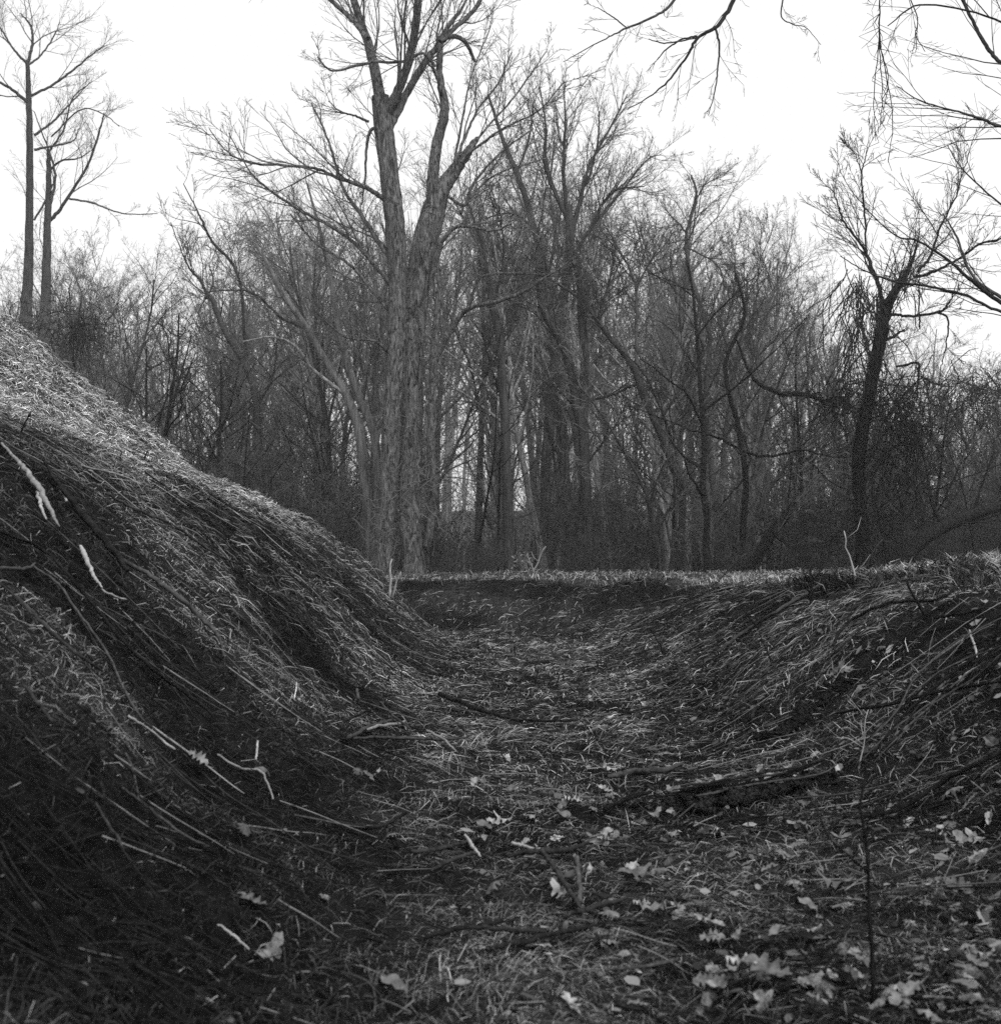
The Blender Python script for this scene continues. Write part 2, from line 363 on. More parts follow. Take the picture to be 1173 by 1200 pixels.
def proto_tree(name, H, r, S, seed, lean=0.0, bark='bark_dark', twig='twig'):
    rng = random.Random(seed); out = [[] for _ in range(5)]
    grow(out, (0, 0, -.15), nrm((lean, 0, 1)), H, r, 0, S, rng)
    tr = tubes_of(out, 0, 1).build('trunk', M[bark]); cr = tubes_of(out, 2, S['max']).build('crown', M[twig])
    top = max(p[2] for lv in out for pts, _ in lv for p in pts)
    return dict(name=name, trunk=tr, crown=cr, H=top)
def proto_shrub(name, H, seed, stems=11, twig='twig', spread=.5, arch=-.03):
    rng = random.Random(seed); out = [[] for _ in range(5)]
    S = dict(max=3, seg=(8, 5, 4, 3, 3), wob=(.11, .18, .2, .2, .2), up=(arch + .02, .03, .02, 0, 0), tap=(.35, .35, .45, .5, .5), n=(7, 5, 3), t0=(.15, .1, .1), ang=(.7, .7, .7), len=(.42, .5, .5), rc=(.011, .010, .009), rmin=.0042)
    for k in range(stems):
        a = rng.random() * 6.283; s = rng.uniform(.05, spread)
        grow(out, (math.cos(a) * .35 * rng.random(), math.sin(a) * .35 * rng.random(), -.1), nrm((math.cos(a) * s, math.sin(a) * s, 1)), H * rng.uniform(.55, 1.05), rng.uniform(.009, .022) * H / 4, 0, S, rng)
    top = max(p[2] for lv in out for pts, _ in lv for p in pts)
    SD = (5, 4, 3, 3, 3)
    return dict(name=name, trunk=tubes_of(out, 0, 0, SD).build('stems', M['bark_dark']), crown=tubes_of(out, 1, 3, SD).build('crown', M[twig]), H=top)
def place(pr, x, y, s, rz, label, cat, group, tilt=(0, 0)):
    z = float(height(x, y))
    t = empty(pr['name'], (x, y, z - .05)); t.scale = (s, s, s); t.rotation_euler = (tilt[0], tilt[1], rz)
    link('trunk' if pr['trunk'].name.startswith('trunk') else 'stems', pr['trunk'], t); link('crown', pr['crown'], t)
    return tag(t, label, cat, group)

TREES = [proto_tree('forest_tree', 15, .17, FOREST, 11, bark='bark_grey'), proto_tree('forest_tree', 14, .15, dict(FOREST, n=(17, 7, 5, 3), t0=(.28, .2, .15, .1)), 12, .08, bark='bark_grey'),
         proto_tree('forest_tree', 16, .19, dict(FOREST, ang=(.55, .55, .6, .7), t0=(.42, .2, .1, .1)), 13)]
CROOK = [proto_tree('crooked_tree', 10, .16, CROOKED, 21, .15, twig='twig_dark'), proto_tree('crooked_tree', 9, .13, CROOKED, 22, -.2, bark='bark_grey'), proto_tree('crooked_tree', 11, .15, dict(CROOKED, n=(14, 7, 5, 4)), 23, .1)]
SAPL = [proto_tree('sapling', 6.5, .05, SAPLING, 31, .1), proto_tree('sapling', 7, .055, SAPLING, 32, -.05, twig='twig_dark'), proto_tree('sapling', 6, .045, dict(SAPLING, wob=(.14, .2, .2, .2, .2)), 33, .2)]
SHRUB = [proto_shrub('shrub', 4.2, 41, 12), proto_shrub('shrub', 3.6, 42, 14, 'twig_dark', .8, -.06), proto_shrub('shrub', 4.6, 43, 10, 'twig', .4, 0), proto_shrub('shrub', 3.0, 44, 16, 'twig_dark', 1.0, -.08)]

# ------------------------------------------------------------------ the wood behind the earthwork
rw = random.Random(77)
SKYL = [(-80, 300), (60, 290), (150, 275), (230, 270), (330, 230), (420, 200), (520, 180), (620, 135), (700, 130), (760, 180), (820, 210), (900, 250), (950, 300), (1010, 340), (1080, 380), (1173, 400), (1300, 380)]
def skyline(px): return float(np.interp(px, [a for a, _ in SKYL], [b for _, b in SKYL]))
GAPS = ((150, 172), (236, 250), (345, 363), (402, 420), (800, 814), (860, 870), (962, 982), (1100, 1118), (523, 572), (600, 626), (742, 764), (905, 925))
def clear(x, y):
    px = x / y * F + CX
    if y > 38 and any(a < px < b for a, b in GAPS) and rw.random() < .85: return False
    d = float(across(np.array(x), np.array(y)))
    return d > 8.5 or (y > 33 and d > 6.5)
ZONE = [(60, 'under the far pale pair at the left'), (170, 'just right of the far pale pair'), (290, 'left of the thin dark bending tree'), (370, 'right of the thin dark bending tree'), (440, 'close left of the huge tree'), (530, 'behind the huge tree'),
        (610, 'around the wavy slim tree'), (680, 'left of the Y-forked tree'), (760, 'right of the Y-forked tree'), (840, 'by the leaning tree with arching limbs'), (930, 'by the black crooked bough'), (1000, 'close left of the vine-hung tree'), (1080, 'close right of the vine-hung tree'), (9999, 'at the far right end of the wood')]
def side(px, D=None):
    z = next(t for a, t in ZONE if px < a)
    if D is not None: z += ', at the wood edge' if D < 44 else (', a row back' if D < 60 else ', deep in the wood')
    return z
n = 0
while n < 145:
    px = rw.uniform(-70, 1245); D = rw.choice([rw.uniform(38, 55), rw.uniform(45, 75), rw.uniform(60, 105)])
    x = (px - CX) / F * D
    if not clear(x, D): continue
    Hh = (HY - skyline(px)) / F * D * rw.choice([rw.uniform(.88, 1.04), rw.uniform(.88, 1.04), rw.uniform(.55, .95)])
    if Hh > 8.5 or D > 70: pr = rw.choice(TREES); kind = 'tall straight bare tree '; cat = 'tree'
    else: pr = rw.choice(CROOK); kind = 'low crooked bare tree '; cat = 'tree'
    s = Hh / pr['H']
    if s > 1.7: continue
    place(pr, x, D, max(.4, s), rw.random() * 6.28, kind + side(px, D), cat, ('tall ' if pr in TREES else 'crooked ') + 'trees ' + side(px, D), (rw.gauss(0, .05), rw.gauss(0, .05)))
    n += 1
n = 0
while n < 80:
    px = rw.uniform(-60, 1240); D = rw.choice([rw.uniform(35.5, 44), rw.uniform(38, 62)])
    x = (px - CX) / F * D
    if not clear(x, D) or 430 < px < 525 and D < 37: continue
    pr = rw.choice(SAPL); Hh = min(rw.uniform(4.5, 9), (HY - skyline(px) - 40) / F * D)
    place(pr, x, D, Hh / pr['H'], rw.random() * 6.28, 'thin bare sapling ' + side(px, D), 'sapling', 'saplings ' + side(px, D), (rw.gauss(0, .1), rw.gauss(0, .1)))
    n += 1
n = 0
while n < 150:
    px = rw.uniform(-60, 1240); D = rw.choice([rw.uniform(34.5, 40), rw.uniform(36, 48), rw.uniform(40, 60)])
    x = (px - CX) / F * D
    if not clear(x, D): continue
    if 432 < px < 520 and D < 39: continue
    pr = rw.choice(SHRUB); s = rw.uniform(.6, 1.3)
    if 470 < px < 700 and D < 42: s *= .6
    if D < 37: s *= .75
    place(pr, x, D, s, rw.random() * 6.28, 'tangled bare shrub ' + side(px, D), 'shrub', 'shrubs ' + side(px, D))
    n += 1
DARK = [proto_tree('slim_tree', 10, .10, dict(CROOKED, wob=(.07, .16, .2, .2, .2), n=(9, 5, 4, 3), t0=(.3, .2, .15, .1)), 51, .1, 'char', 'twig_dark'), proto_tree('slim_tree', 11, .085, dict(CROOKED, wob=(.09, .18, .2, .2, .2), n=(8, 5, 4, 3), t0=(.35, .2, .15, .1)), 52, -.15, 'char', 'twig_dark'), proto_tree('slim_tree', 9, .11, dict(CROOKED, n=(8, 5, 5, 3)), 53, .25, 'char', 'twig_dark')]
n = 0
while n < 32:
    px = rw.uniform(60, 1220); D = rw.uniform(34.2, 40); x = (px - CX) / F * D
    if not clear(x, D) or 425 < px < 525 or 640 < px < 715: continue
    pr = rw.choice(DARK); Hh = (HY - skyline(px)) / F * D * rw.uniform(.55, .92); place(pr, x, D, Hh / pr['H'], rw.random() * 6.28, 'black slim crooked tree ' + side(px, D), 'tree', 'black slim trees ' + side(px, D), (rw.gauss(0, .1), rw.gauss(0, .12))); n += 1
n = 0
while n < 34:
    px = rw.uniform(500, 1200); D = rw.uniform(32.6, 36.5); x = (px - CX) / F * D
    if float(across(np.array(x), np.array(D))) < 5: continue
    pr = SHRUB[rw.choice((1, 3))]; place(pr, x, D, rw.uniform(.18, .40), rw.random() * 6.28, 'low bramble of thin stems ' + side(px) + ', along the grass', 'bramble', 'low brambles ' + side(px), (rw.gauss(0, .2), rw.gauss(0, .2))).name = 'bramble'; n += 1
# the wood's depth, one mass
T = Tubes(); rf = random.Random(5)
for i in range(520):
    D = rf.uniform(75, 150); x = rf.uniform(-.42, .42) * D
    if any(a < x / D * F + CX < b for a, b in GAPS) and rf.random() < .8: continue
    h = rf.uniform(.35, .9) * (HY - skyline(x / D * F + CX)) / F * D
    z0 = 1.0; lx = rf.gauss(0, .06); pts = [(x + lx * h * t + rf.gauss(0, .12), D + rf.gauss(0, .1), z0 + h * t) for t in (0, .25, .5, .75, 1)]
    r = rf.uniform(.05, .2); T.add(pts, [r, r * .8, r * .6, r * .4, r * .15], 4)
    for k in range(12):
        t = rf.uniform(.1, .95); a = rf.random() * 6.28; e = rf.uniform(.2, 1.1); l = h * rf.uniform(.12, .3)
        q = (x + lx * h * t, D, z0 + h * t); dx = math.cos(a) * math.cos(e); dy = math.sin(a) * math.cos(e); dz = math.sin(e)
        b = [q, (q[0] + dx * l * .5, q[1] + dy * l * .5, q[2] + dz * l * .4), (q[0] + dx * l, q[1] + dy * l, q[2] + dz * l)]
        T.add(b, [.03, .022, .012], 3)
        for j in range(3):
            u = rf.uniform(.2, 1); c = tuple(b[0][m] + (b[2][m] - b[0][m]) * u for m in range(3)); l2 = l * rf.uniform(.3, .6)
            T.add([c, (c[0] + rf.gauss(0, .5) * l2, c[1] + rf.gauss(0, .5) * l2, c[2] + rf.uniform(.1, .9) * l2)], [.014, .009], 3)
for i in range(2000):
    D = rf.uniform(62, 140); x = rf.uniform(-.42, .42) * D; h = rf.uniform(1.5, 6.5) + max(0, D - 70) * .05; lx, ly = rf.gauss(0, .25), rf.gauss(0, .25)
    T.add([(x, D, .8), (x + lx * h * .4, D + ly * h * .4, .9 + h * .6), (x + lx * h, D + ly * h, 1 + h)], [.03, .022, .012], 3)
    for j in range(3):
        u = rf.uniform(.2, .9); c = (x + lx * h * u * .8, D + ly * h * u * .8, 1 + h * u); T.add([c, (c[0] + rf.gauss(0, .6), c[1] + rf.gauss(0, .6), c[2] + rf.uniform(-.2, 1.2))], [.014, .009], 3)
tag(link('far_wood', T.build('far_wood', M['brush'])), 'dense far wood of bare stems closing the view behind all other trees', 'wood', kind='stuff')

# ------------------------------------------------------------------ trees one can tell apart, each limb placed where it grows
TW = dict(max=4, wob=(.05, .09, .13, .17, .2), up=(.0, .05, .05, .03, .01), tap=(.2, .25, .3, .4, .5), n=(10, 9, 7, 3.6), t0=(.3, .15, .12, .1), ang=(.7, .6, .55, .5),
          len=(.3, .5, .5, .5), rc=(.02, .011, .009, .008), rmin=.0042)
def limb3(spec, D, depth=0.0, n=None, rng=None, jit=.3):
    """spec: (px, py, width px); depth: metres gained towards the tip"""
    n = n or max(8, 4 * len(spec)); s = smoothline(spec, n)
    k = np.linspace(0, 1, n); rng = rng or np.random.default_rng(len(spec) + int(spec[0][0]))
    pts = []; rad = []
    for i in range(n):
        j = rng.normal(0, jit * min(1.0, s[i, 2] * .12 + .4), 2) * (0 < i < n - 1)
        d = D + depth * k[i]; pts.append(P3(s[i, 0] + j[0], s[i, 1] + j[1], d)); rad.append(max(.003, abs(s[i, 2]) * .5 / F * d))
    return pts, rad
def hero(name, label, base, D, trunk, limbs, bark='bark', twig='twig', group=None, cat='tree', rough=.05, flut=.05, sides=18, tw=TW, seed=3, base_twigs=1.0, limb_sides=8, lw=.85, kink=.45):
    """trunk: list of specs, limbs: list of (spec, depth, twig count, twig length m)"""
    bx, by = P3(base, HY, D)[:2]
    loc = (bx, by, float(height(bx, by)))
    t = empty(name, loc); rng = random.Random(seed); out = [[] for _ in range(5)]
    T = Tubes()
    for k, sp in enumerate(trunk):
        pts, rad = limb3(sp, D, (rng.random() - .5) * .8 if k else 0, n=max(14, 7 * len(sp))); T.add(pts, rad, sides)
        if base_twigs: sprout(out, pts, rad, 5.0, 1, tw, rng, t0=.35, count=int(10 * base_twigs), scale=.7)
    link('trunk', T.build('trunk', M[bark], rough, flut, seed, loc), t)
    for sp, dep, cnt, ln in limbs:
        pts, rad = limb3([(a, b, w_ * lw) for a, b, w_ in sp], D, dep, n=max(10, 6 * len(sp)), jit=kink); L = Tubes(); L.add(pts, rad, limb_sides)
        link('limb', L.build('limb', M[bark], rough * .6, 0, seed, loc), t)
        if cnt: sprout(out, pts, rad, ln / tw['len'][1], 1, tw, rng, t0=.18, count=cnt)
    if any(out): link('crown', tubes_of(out, 1, 4).build('crown', M[twig], loc=loc), t)
    return tag(t, label, cat, group)

# the great tree beyond the end of the left bank
BIG = 33.5
hero('great_tree', 'huge old many-stemmed bare tree with furrowed bark rising beyond the left bank end', 474, BIG,
     [[(448, 700, 28), (451, 655, 23), (454, 600, 22), (459, 500, 23), (465, 400, 22), (466, 330, 22), (462, 260, 23), (456, 200, 22), (450, 150, 22), (446, 112, 20)],
      [(486, 700, 38), (483, 655, 29), (481, 600, 27), (482, 500, 26), (484, 420, 25), (488, 350, 26), (497, 290, 30), (508, 245, 27), (520, 212, 20)]],
     [([(447, 120, 16), (438, 75, 14), (430, 45, 12), (415, 0, 10), (402, -60, 8), (395, -140, 4)], 1, 14, 2.2),
      ([(431, 45, 8), (415, 25, 7), (385, -4, 6), (350, -50, 4), (320, -110, 2)], 1.5, 12, 2),
      ([(450, 140, 14), (464, 110, 13), (478, 75, 12), (487, 30, 11), (490, -20, 10), (488, -120, 6)], -1, 14, 2.2),
      ([(456, 150, 12), (472, 118, 11), (492, 82, 10), (506, 62, 9), (530, 35, 7), (560, 5, 6), (600, -60, 4)], 1, 14, 2.2),
      ([(508, 245, 17), (507, 210, 16), (512, 170, 15), (521, 128, 13), (516, 95, 10), (515, 70, 9), (519, 42, 8), (540, 10, 4), (570, -40, 2)], .8, 10, 1.6),
      ([(516, 100, 6), (509, 82, 5), (500, 72, 3)], -.3, 0, 1), ([(516, 48, 7), (530, 42, 7), (545, 48, 6), (557, 72, 4)], .4, 3, 1),
      ([(505, 252, 18), (520, 218, 22), (540, 190, 16), (556, 166, 9), (560, 160, 2)], .6, 0, 1.5),
      ([(510, 78, 5), (495, 62, 4), (470, 72, 4), (440, 72, 4), (420, 76, 4), (388, 82, 3), (372, 66, 2)], -.6, 8, 1.3),
      ([(452, 235, 8), (438, 225, 7), (420, 216, 6), (395, 208, 5), (370, 197, 4), (330, 193, 4), (290, 190, 3), (265, 176, 2), (245, 150, 1.5)], -1.5, 18, 2.0),
      ([(456, 300, 8), (445, 285, 7), (430, 262, 6), (412, 236, 5), (400, 215, 4), (385, 165, 3), (365, 120, 2)], 1, 12, 1.8),
      ([(462, 340, 7), (445, 318, 6), (418, 287, 5), (388, 265, 5), (350, 245, 4), (310, 218, 3), (290, 196, 2), (268, 155, 1.5)], -1, 16, 1.9),
      ([(446, 150, 5), (435, 152, 5), (430, 170, 4), (428, 205, 3), (424, 240, 2)], .3, 3, 1), ([(432, 142, 4), (415, 135, 3), (398, 130, 2), (385, 118, 1.5)], .3, 5, 1),
      ([(505, 335, 8), (512, 300, 9), (520, 280, 7), (535, 266, 5), (552, 265, 4), (575, 270, 3), (600, 262, 2)], -.8, 9, 1.4),
      ([(532, 195, 5), (545, 160, 4), (560, 128, 3), (585, 95, 2.5), (600, 60, 1.5)], 1, 10, 1.4), ([(540, 190, 4), (570, 150, 3), (605, 110, 2.5), (640, 60, 1.5)], 1.2, 10, 1.3),
      ([(530, 200, 4), (542, 140, 3), (552, 90, 2), (575, 30, 1.5)], -.5, 9, 1.3), ([(548, 180, 4), (590, 150, 3), (630, 130, 2), (662, 95, 1.5)], -1, 10, 1.3),
      ([(525, 230, 4), (545, 240, 5), (555, 215, 4), (585, 180, 3), (625, 150, 2)], .8, 10, 1.4), ([(540, 250, 4), (548, 235, 3), (580, 205, 2.5), (640, 185, 1.5)], 1, 9, 1.3),
      ([(500, 640, 12), (508, 590, 11), (505, 540, 12), (507, 480, 12), (508, 420, 11), (512, 370, 9), (515, 330, 6), (512, 300, 3)], -.9, 8, 1.3),
      ([(509, 425, 8), (522, 398, 8), (540, 370, 7), (552, 360, 7), (585, 352, 6), (615, 340, 5), (650, 318, 3), (690, 290, 1.5)], -1.2, 14, 1.5),
      ([(550, 362, 5), (557, 335, 4), (570, 322, 3.5), (600, 320, 3), (640, 322, 2), (690, 328, 1.2)], -.6, 7, 1.1),
      ([(470, 380, 6), (440, 345, 5), (410, 310, 4), (370, 285, 3), (340, 250, 2)], 1, 12, 1.6), ([(462, 420, 5), (440, 400, 4), (405, 395, 3), (370, 365, 2)], -1.2, 9, 1.3),
      ([(495, 565, 5), (520, 548, 4), (548, 525, 3), (556, 515, 2)], -1, 3, .8)], seed=8, sides=36, rough=.05, flut=.10)

hero('leaning_tree', 'double grey bare tree leaning left behind the left bank, in front of the huge tree', 437, 35.0,
     [[(438, 690, 15), (434, 620, 14), (428, 560, 13), (420, 500, 12), (404, 460, 10), (386, 430, 9), (360, 385, 7), (335, 350, 7), (318, 318, 5), (300, 285, 3)],
      [(438, 690, 12), (443, 600, 11), (440, 520, 10), (424, 470, 9), (408, 430, 10), (396, 380, 8), (388, 330, 6), (375, 270, 4), (360, 215, 2)]],
     [([(404, 462, 5), (370, 435, 5), (345, 405, 4), (320, 395, 3), (285, 400, 2)], -1, 12, 1.4), ([(360, 385, 5), (330, 372, 4), (300, 345, 3), (272, 340, 2), (240, 342, 1.5)], -1, 12, 1.4),
      ([(420, 480, 5), (430, 430, 4), (428, 370, 3), (420, 310, 2)], 1, 10, 1.4), ([(396, 380, 4), (420, 340, 3), (430, 300, 2)], 1, 9, 1.2)], bark='bark_grey', seed=5, sides=12)
hero('leaning_tree', 'thin dark bare tree bending far left over the left bank crest', 300, 37.0,
     [[(306, 600, 10), (302, 500, 9), (296, 450, 8), (280, 415, 7), (262, 385, 6), (248, 350, 6), (240, 348, 5)]],
     [([(246, 352, 4), (236, 330, 4), (225, 318, 3), (215, 300, 2), (200, 260, 1.2)], -.5, 10, 1.3), ([(288, 430, 5), (283, 340, 4), (270, 305, 4), (250, 285, 3.5), (235, 255, 3), (228, 240, 2), (215, 215, 1.2)], .8, 12, 1.4),
      ([(243, 348, 3), (250, 330, 2.5), (245, 310, 1.5)], .2, 4, .8), ([(300, 480, 4), (320, 440, 3), (325, 390, 2)], .5, 10, 1.2)], bark='bark_dark', twig='twig_dark', seed=6, sides=8, base_twigs=.6)

# pair of far tall trees at the upper left
PA = 60.0
hero('tall_tree', 'tall pale far tree at far left with a straight trunk and forked top', 33, PA,
     [[(28, 420, 17), (32, 340, 13), (34, 280, 10), (35, 200, 9), (34, 120, 7), (32, 72, 5)]],
     [([(32, 75, 5), (38, 50, 4), (36, 30, 3), (24, 15, 1.5)], 1, 8, 2.5), ([(32, 74, 4), (18, 60, 3), (4, 38, 2), (-6, 20, 1.2)], -1, 7, 2.3), ([(34, 75, 3), (50, 62, 2.5), (64, 40, 2), (70, 25, 1)], 1, 7, 2.2),
      ([(33, 120, 5), (15, 105, 4), (-10, 90, 3), (-40, 70, 1.5)], -1, 7, 2.3), ([(36, 112, 4), (60, 100, 3.5), (85, 82, 3), (112, 60, 2), (126, 52, 1)], 1, 8, 2.2), ([(40, 158, 4), (62, 142, 3), (85, 118, 2), (105, 96, 1)], .5, 8, 2),
      ([(40, 175, 4), (60, 171, 3), (85, 165, 2), (92, 150, 1)], .4, 5, 1.6)], bark='bark_dark', seed=9, sides=8, base_twigs=.7)
hero('tall_tree', 'shorter pale far tree with outcurved limbs beside the tall far-left tree', 55, PA + 1,
     [[(50, 420, 16), (54, 340, 12), (55, 270, 9), (57, 215, 7), (57, 175, 5)]],
     [([(55, 262, 6), (70, 245, 5), (92, 212, 4), (105, 188, 3.5), (116, 155, 3), (122, 132, 1.5)], .5, 12, 2.2), ([(57, 250, 4), (64, 215, 4), (62, 190, 3), (50, 158, 2), (40, 130, 1.2)], -.5, 7, 1.8),
      ([(58, 200, 3.5), (72, 188, 3), (92, 185, 2), (108, 175, 1)], .4, 6, 1.5), ([(57, 178, 3), (75, 150, 2.5), (85, 115, 2), (108, 95, 1)], 1, 8, 1.8), ([(80, 232, 3), (110, 238, 2.5), (145, 250, 1.8), (185, 250, 1)], -.3, 5, 1.3),
      ([(60, 160, 2.5), (95, 128, 2), (122, 134, 1.5), (140, 148, 1)], 0, 6, 1.4), ([(40, 258, 3), (55, 232, 3), (62, 215, 2)], -.2, 2, 1)], bark='bark_dark', seed=10, sides=8, base_twigs=.7)

# middle trees
hero('straight_tree', 'dark slim tree with a wavy trunk, right of the huge tree', 596, 36.5,
     [[(597, 690, 13), (595, 600, 12), (592, 500, 11), (588, 440, 10), (586, 400, 9), (578, 365, 8), (572, 330, 6), (566, 290, 4), (548, 235, 2)]],
     [([(586, 400, 5), (600, 380, 4), (612, 340, 3), (618, 300, 2)], 1, 12, 1.5), ([(590, 470, 4), (575, 430, 3), (565, 390, 2)], .5, 9, 1.2), ([(578, 360, 4), (590, 300, 3), (585, 240, 2)], -1, 10, 1.4)], bark='bark_dark', twig='twig_dark', seed=12, sides=9)
hero('straight_tree', 'grey far tree with a long trunk leaning left at the centre of the wood', 658, 47.0,
     [[(668, 690, 16), (662, 560, 14), (655, 460, 12), (648, 380, 11), (634, 300, 9), (612, 220, 7), (590, 165, 5), (572, 110, 3)]],
     [([(640, 330, 5), (650, 280, 4), (645, 220, 3), (650, 160, 2)], 1, 14, 2), ([(625, 265, 4), (600, 250, 3), (570, 255, 2)], -1, 9, 1.8), ([(605, 205, 4), (620, 160, 3), (625, 120, 2)], .6, 10, 1.7), ([(652, 420, 5), (672, 360, 4), (668, 300, 2.5)], 0, 12, 1.8)], bark='bark_dark', seed=13, sides=9)
hero('straight_tree', 'tall tree at the centre whose fine twigged crown stands above the wood', 672, 44.0,
     [[(640, 690, 15), (640, 560, 13), (648, 440, 12), (662, 340, 11), (668, 285, 11), (666, 240, 9)]],
     [([(667, 262, 7), (655, 235, 6), (638, 190, 5), (640, 150, 3), (632, 100, 1.5)], -.5, 18, 2), ([(664, 245, 6), (660, 200, 5), (662, 160, 4), (662, 118, 2)], .5, 18, 2), ([(668, 280, 7), (680, 235, 6), (690, 195, 4), (715, 150, 3), (735, 110, 1.5)], .5, 20, 2),
      ([(672, 300, 6), (695, 262, 5), (705, 240, 4), (722, 222, 3), (755, 218, 1.5)], -1, 18, 1.9), ([(688, 215, 4), (700, 170, 3), (702, 130, 2)], 1, 14, 1.8), ([(690, 268, 4), (720, 235, 3), (755, 190, 2), (775, 180, 1)], 1, 14, 1.6)], bark='bark_dark', seed=14, sides=9,
     tw=dict(TW, up=(.0, .1, .09, .06, .03)))
hero('forked_tree', 'black-trunked tree forking in a Y, standing just right of centre', 686, 37.0,
     [[(690, 690, 13), (688, 600, 12), (684, 520, 12), (684, 470, 11), (685, 420, 10), (682, 370, 10), (680, 340, 7), (676, 300, 5)],
      [(686, 520, 10), (676, 480, 10), (668, 430, 10), (655, 395, 9), (642, 375, 8), (632, 350, 5), (628, 310, 3)]],
     [([(684, 410, 5), (700, 380, 4), (712, 340, 3), (730, 300, 2)], .8, 14, 1.6), ([(680, 350, 5), (650, 330, 4), (630, 322, 3), (600, 330, 2)], -.8, 10, 1.4), ([(686, 470, 5), (720, 462, 4), (750, 450, 3), (790, 470, 1.5)], -1, 10, 1.4),
      ([(640, 372, 4), (655, 350, 3), (662, 320, 2)], .5, 8, 1.2), ([(690, 540, 4), (720, 500, 3), (735, 470, 2)], -.5, 8, 1.3)], bark='bark_dark', twig='twig_dark', seed=15, sides=10, rough=.08, lw=.75)
hero('crooked_tree', 'leaning dark tree with arching limbs left of the vine-hung tree', 800, 36.0,
     [[(838, 590, 9), (815, 580, 10), (795, 560, 11), (775, 510, 10), (755, 465, 9), (742, 430, 8), (715, 395, 6), (695, 370, 4)], [(797, 690, 9), (798, 640, 9), (800, 590, 9), (798, 565, 8)]],
     [([(748, 445, 6), (745, 400, 5), (746, 345, 5), (738, 315, 4), (725, 295, 3), (700, 265, 1.5)], 1, 14, 1.6), ([(745, 340, 4), (760, 310, 3), (785, 280, 2)], .5, 9, 1.4), ([(770, 500, 5), (800, 450, 5), (818, 420, 4), (822, 400, 3), (800, 360, 2)], -1, 12, 1.5),
      ([(740, 430, 4), (705, 385, 3), (692, 360, 2), (680, 300, 1.2)], .5, 9, 1.3)], bark='bark_dark', twig='twig_dark', seed=16, sides=9, lw=.7, kink=.7)
hero('crooked_tree', 'tall thin sinuous tree top standing above the wood right of centre', 850, 40.0,
     [[(850, 690, 9), (835, 560, 8), (828, 460, 7), (832, 400, 6), (822, 360, 6), (808, 320, 5), (804, 280, 4), (812, 245, 4), (816, 225, 3), (810, 205, 2)]],
     [([(805, 275, 3), (795, 262, 2.5), (780, 268, 1.5), (760, 262, 1)], -.5, 8, 1.2), ([(812, 240, 2.5), (828, 215, 2), (850, 205, 1)], .5, 7, 1.1), ([(806, 290, 3), (840, 310, 3), (850, 340, 2)], .3, 8, 1.3), ([(828, 440, 4), (850, 380, 3), (862, 330, 2), (858, 280, 1)], 1, 14, 1.5),
      ([(830, 480, 4), (868, 420, 4), (885, 360, 3), (890, 310, 2), (905, 270, 1)], -.6, 14, 1.5)], bark='bark_dark', twig='twig_dark', seed=17, sides=7, lw=.7, kink=.7)
hero('crooked_tree', 'small tree with a thick black crooked bough pointing right into the vines', 880, 34.5,
     [[(868, 690, 9), (872, 600, 8), (874, 560, 7), (865, 500, 6), (850, 430, 5), (872, 370, 4), (862, 320, 3)]],
     [([(862, 395, 3), (880, 440, 6), (900, 455, 9), (920, 462, 10), (945, 462, 9), (965, 470, 9), (985, 466, 10), (992, 480, 5)], -.6, 8, 1), ([(735, 475, 2), (770, 488, 3), (800, 500, 3), (845, 515, 5), (870, 528, 5), (900, 535, 5), (940, 528, 4), (970, 534, 3), (1015, 537, 1.5)], -1.5, 10, 1),
      ([(880, 535, 3), (872, 560, 4), (855, 580, 3), (838, 600, 2)], -.6, 4, .8)], bark='char', twig='twig_dark', seed=18, sides=7, lw=.62, kink=.8, rough=.12)

# the vine-hung tree on the right
VT = 30.0
hero('vine_hung_tree', 'dark leaning tree smothered in hanging vines on the right, with a torn twisting top', 1012, VT,
     [[(1014, 700, 19), (1010, 620, 17), (1006, 540, 16), (1013, 490, 16), (1023, 440, 15), (1032, 395, 14), (1038, 362, 12), (1050, 338, 9), (1064, 318, 6), (1072, 296, 3), (1078, 270, 1.2)]],
     [([(1034, 365, 10), (1030, 335, 8), (1020, 308, 7), (1008, 285, 5), (990, 262, 4), (982, 240, 3), (974, 215, 1.5)], .5, 16, 1.3), ([(1022, 320, 5), (1015, 290, 4), (1013, 250, 4), (1010, 205, 3), (1014, 185, 2), (1018, 165, 1)], .5, 12, 1.1),
      ([(1010, 205, 2), (1003, 182, 1.5), (994, 172, 1)], .1, 3, .6), ([(1076, 318, 6), (1090, 300, 5), (1102, 265, 4), (1118, 235, 3), (1132, 190, 2), (1145, 150, 1.2)], .8, 18, 1.3),
      ([(1070, 325, 6), (1095, 318, 5), (1125, 302, 4), (1150, 285, 4), (1173, 280, 3), (1215, 255, 2)], -.5, 18, 1.3), ([(1044, 368, 6), (1065, 370, 5), (1098, 366, 5), (1110, 358, 4), (1118, 340, 2), (1124, 320, 1.2)], -.6, 6, .9),
      ([(1098, 366, 4), (1110, 372, 4), (1110, 395, 3), (1104, 425, 2), (1100, 450, 1.5)], -.3, 3, .7), ([(1036, 400, 6), (1050, 392, 5), (1060, 386, 3)], .2, 4, .6), ([(1050, 430, 4), (1075, 425, 5), (1076, 440, 4), (1074, 470, 3)], -.3, 5, .7),
      ([(1078, 385, 3), (1077, 345, 3), (1077, 322, 2)], -.6, 3, .7)], bark='char', twig='twig_dark', seed=20, sides=14, rough=.14, flut=.14, lw=.62, kink=.8, base_twigs=1.6)
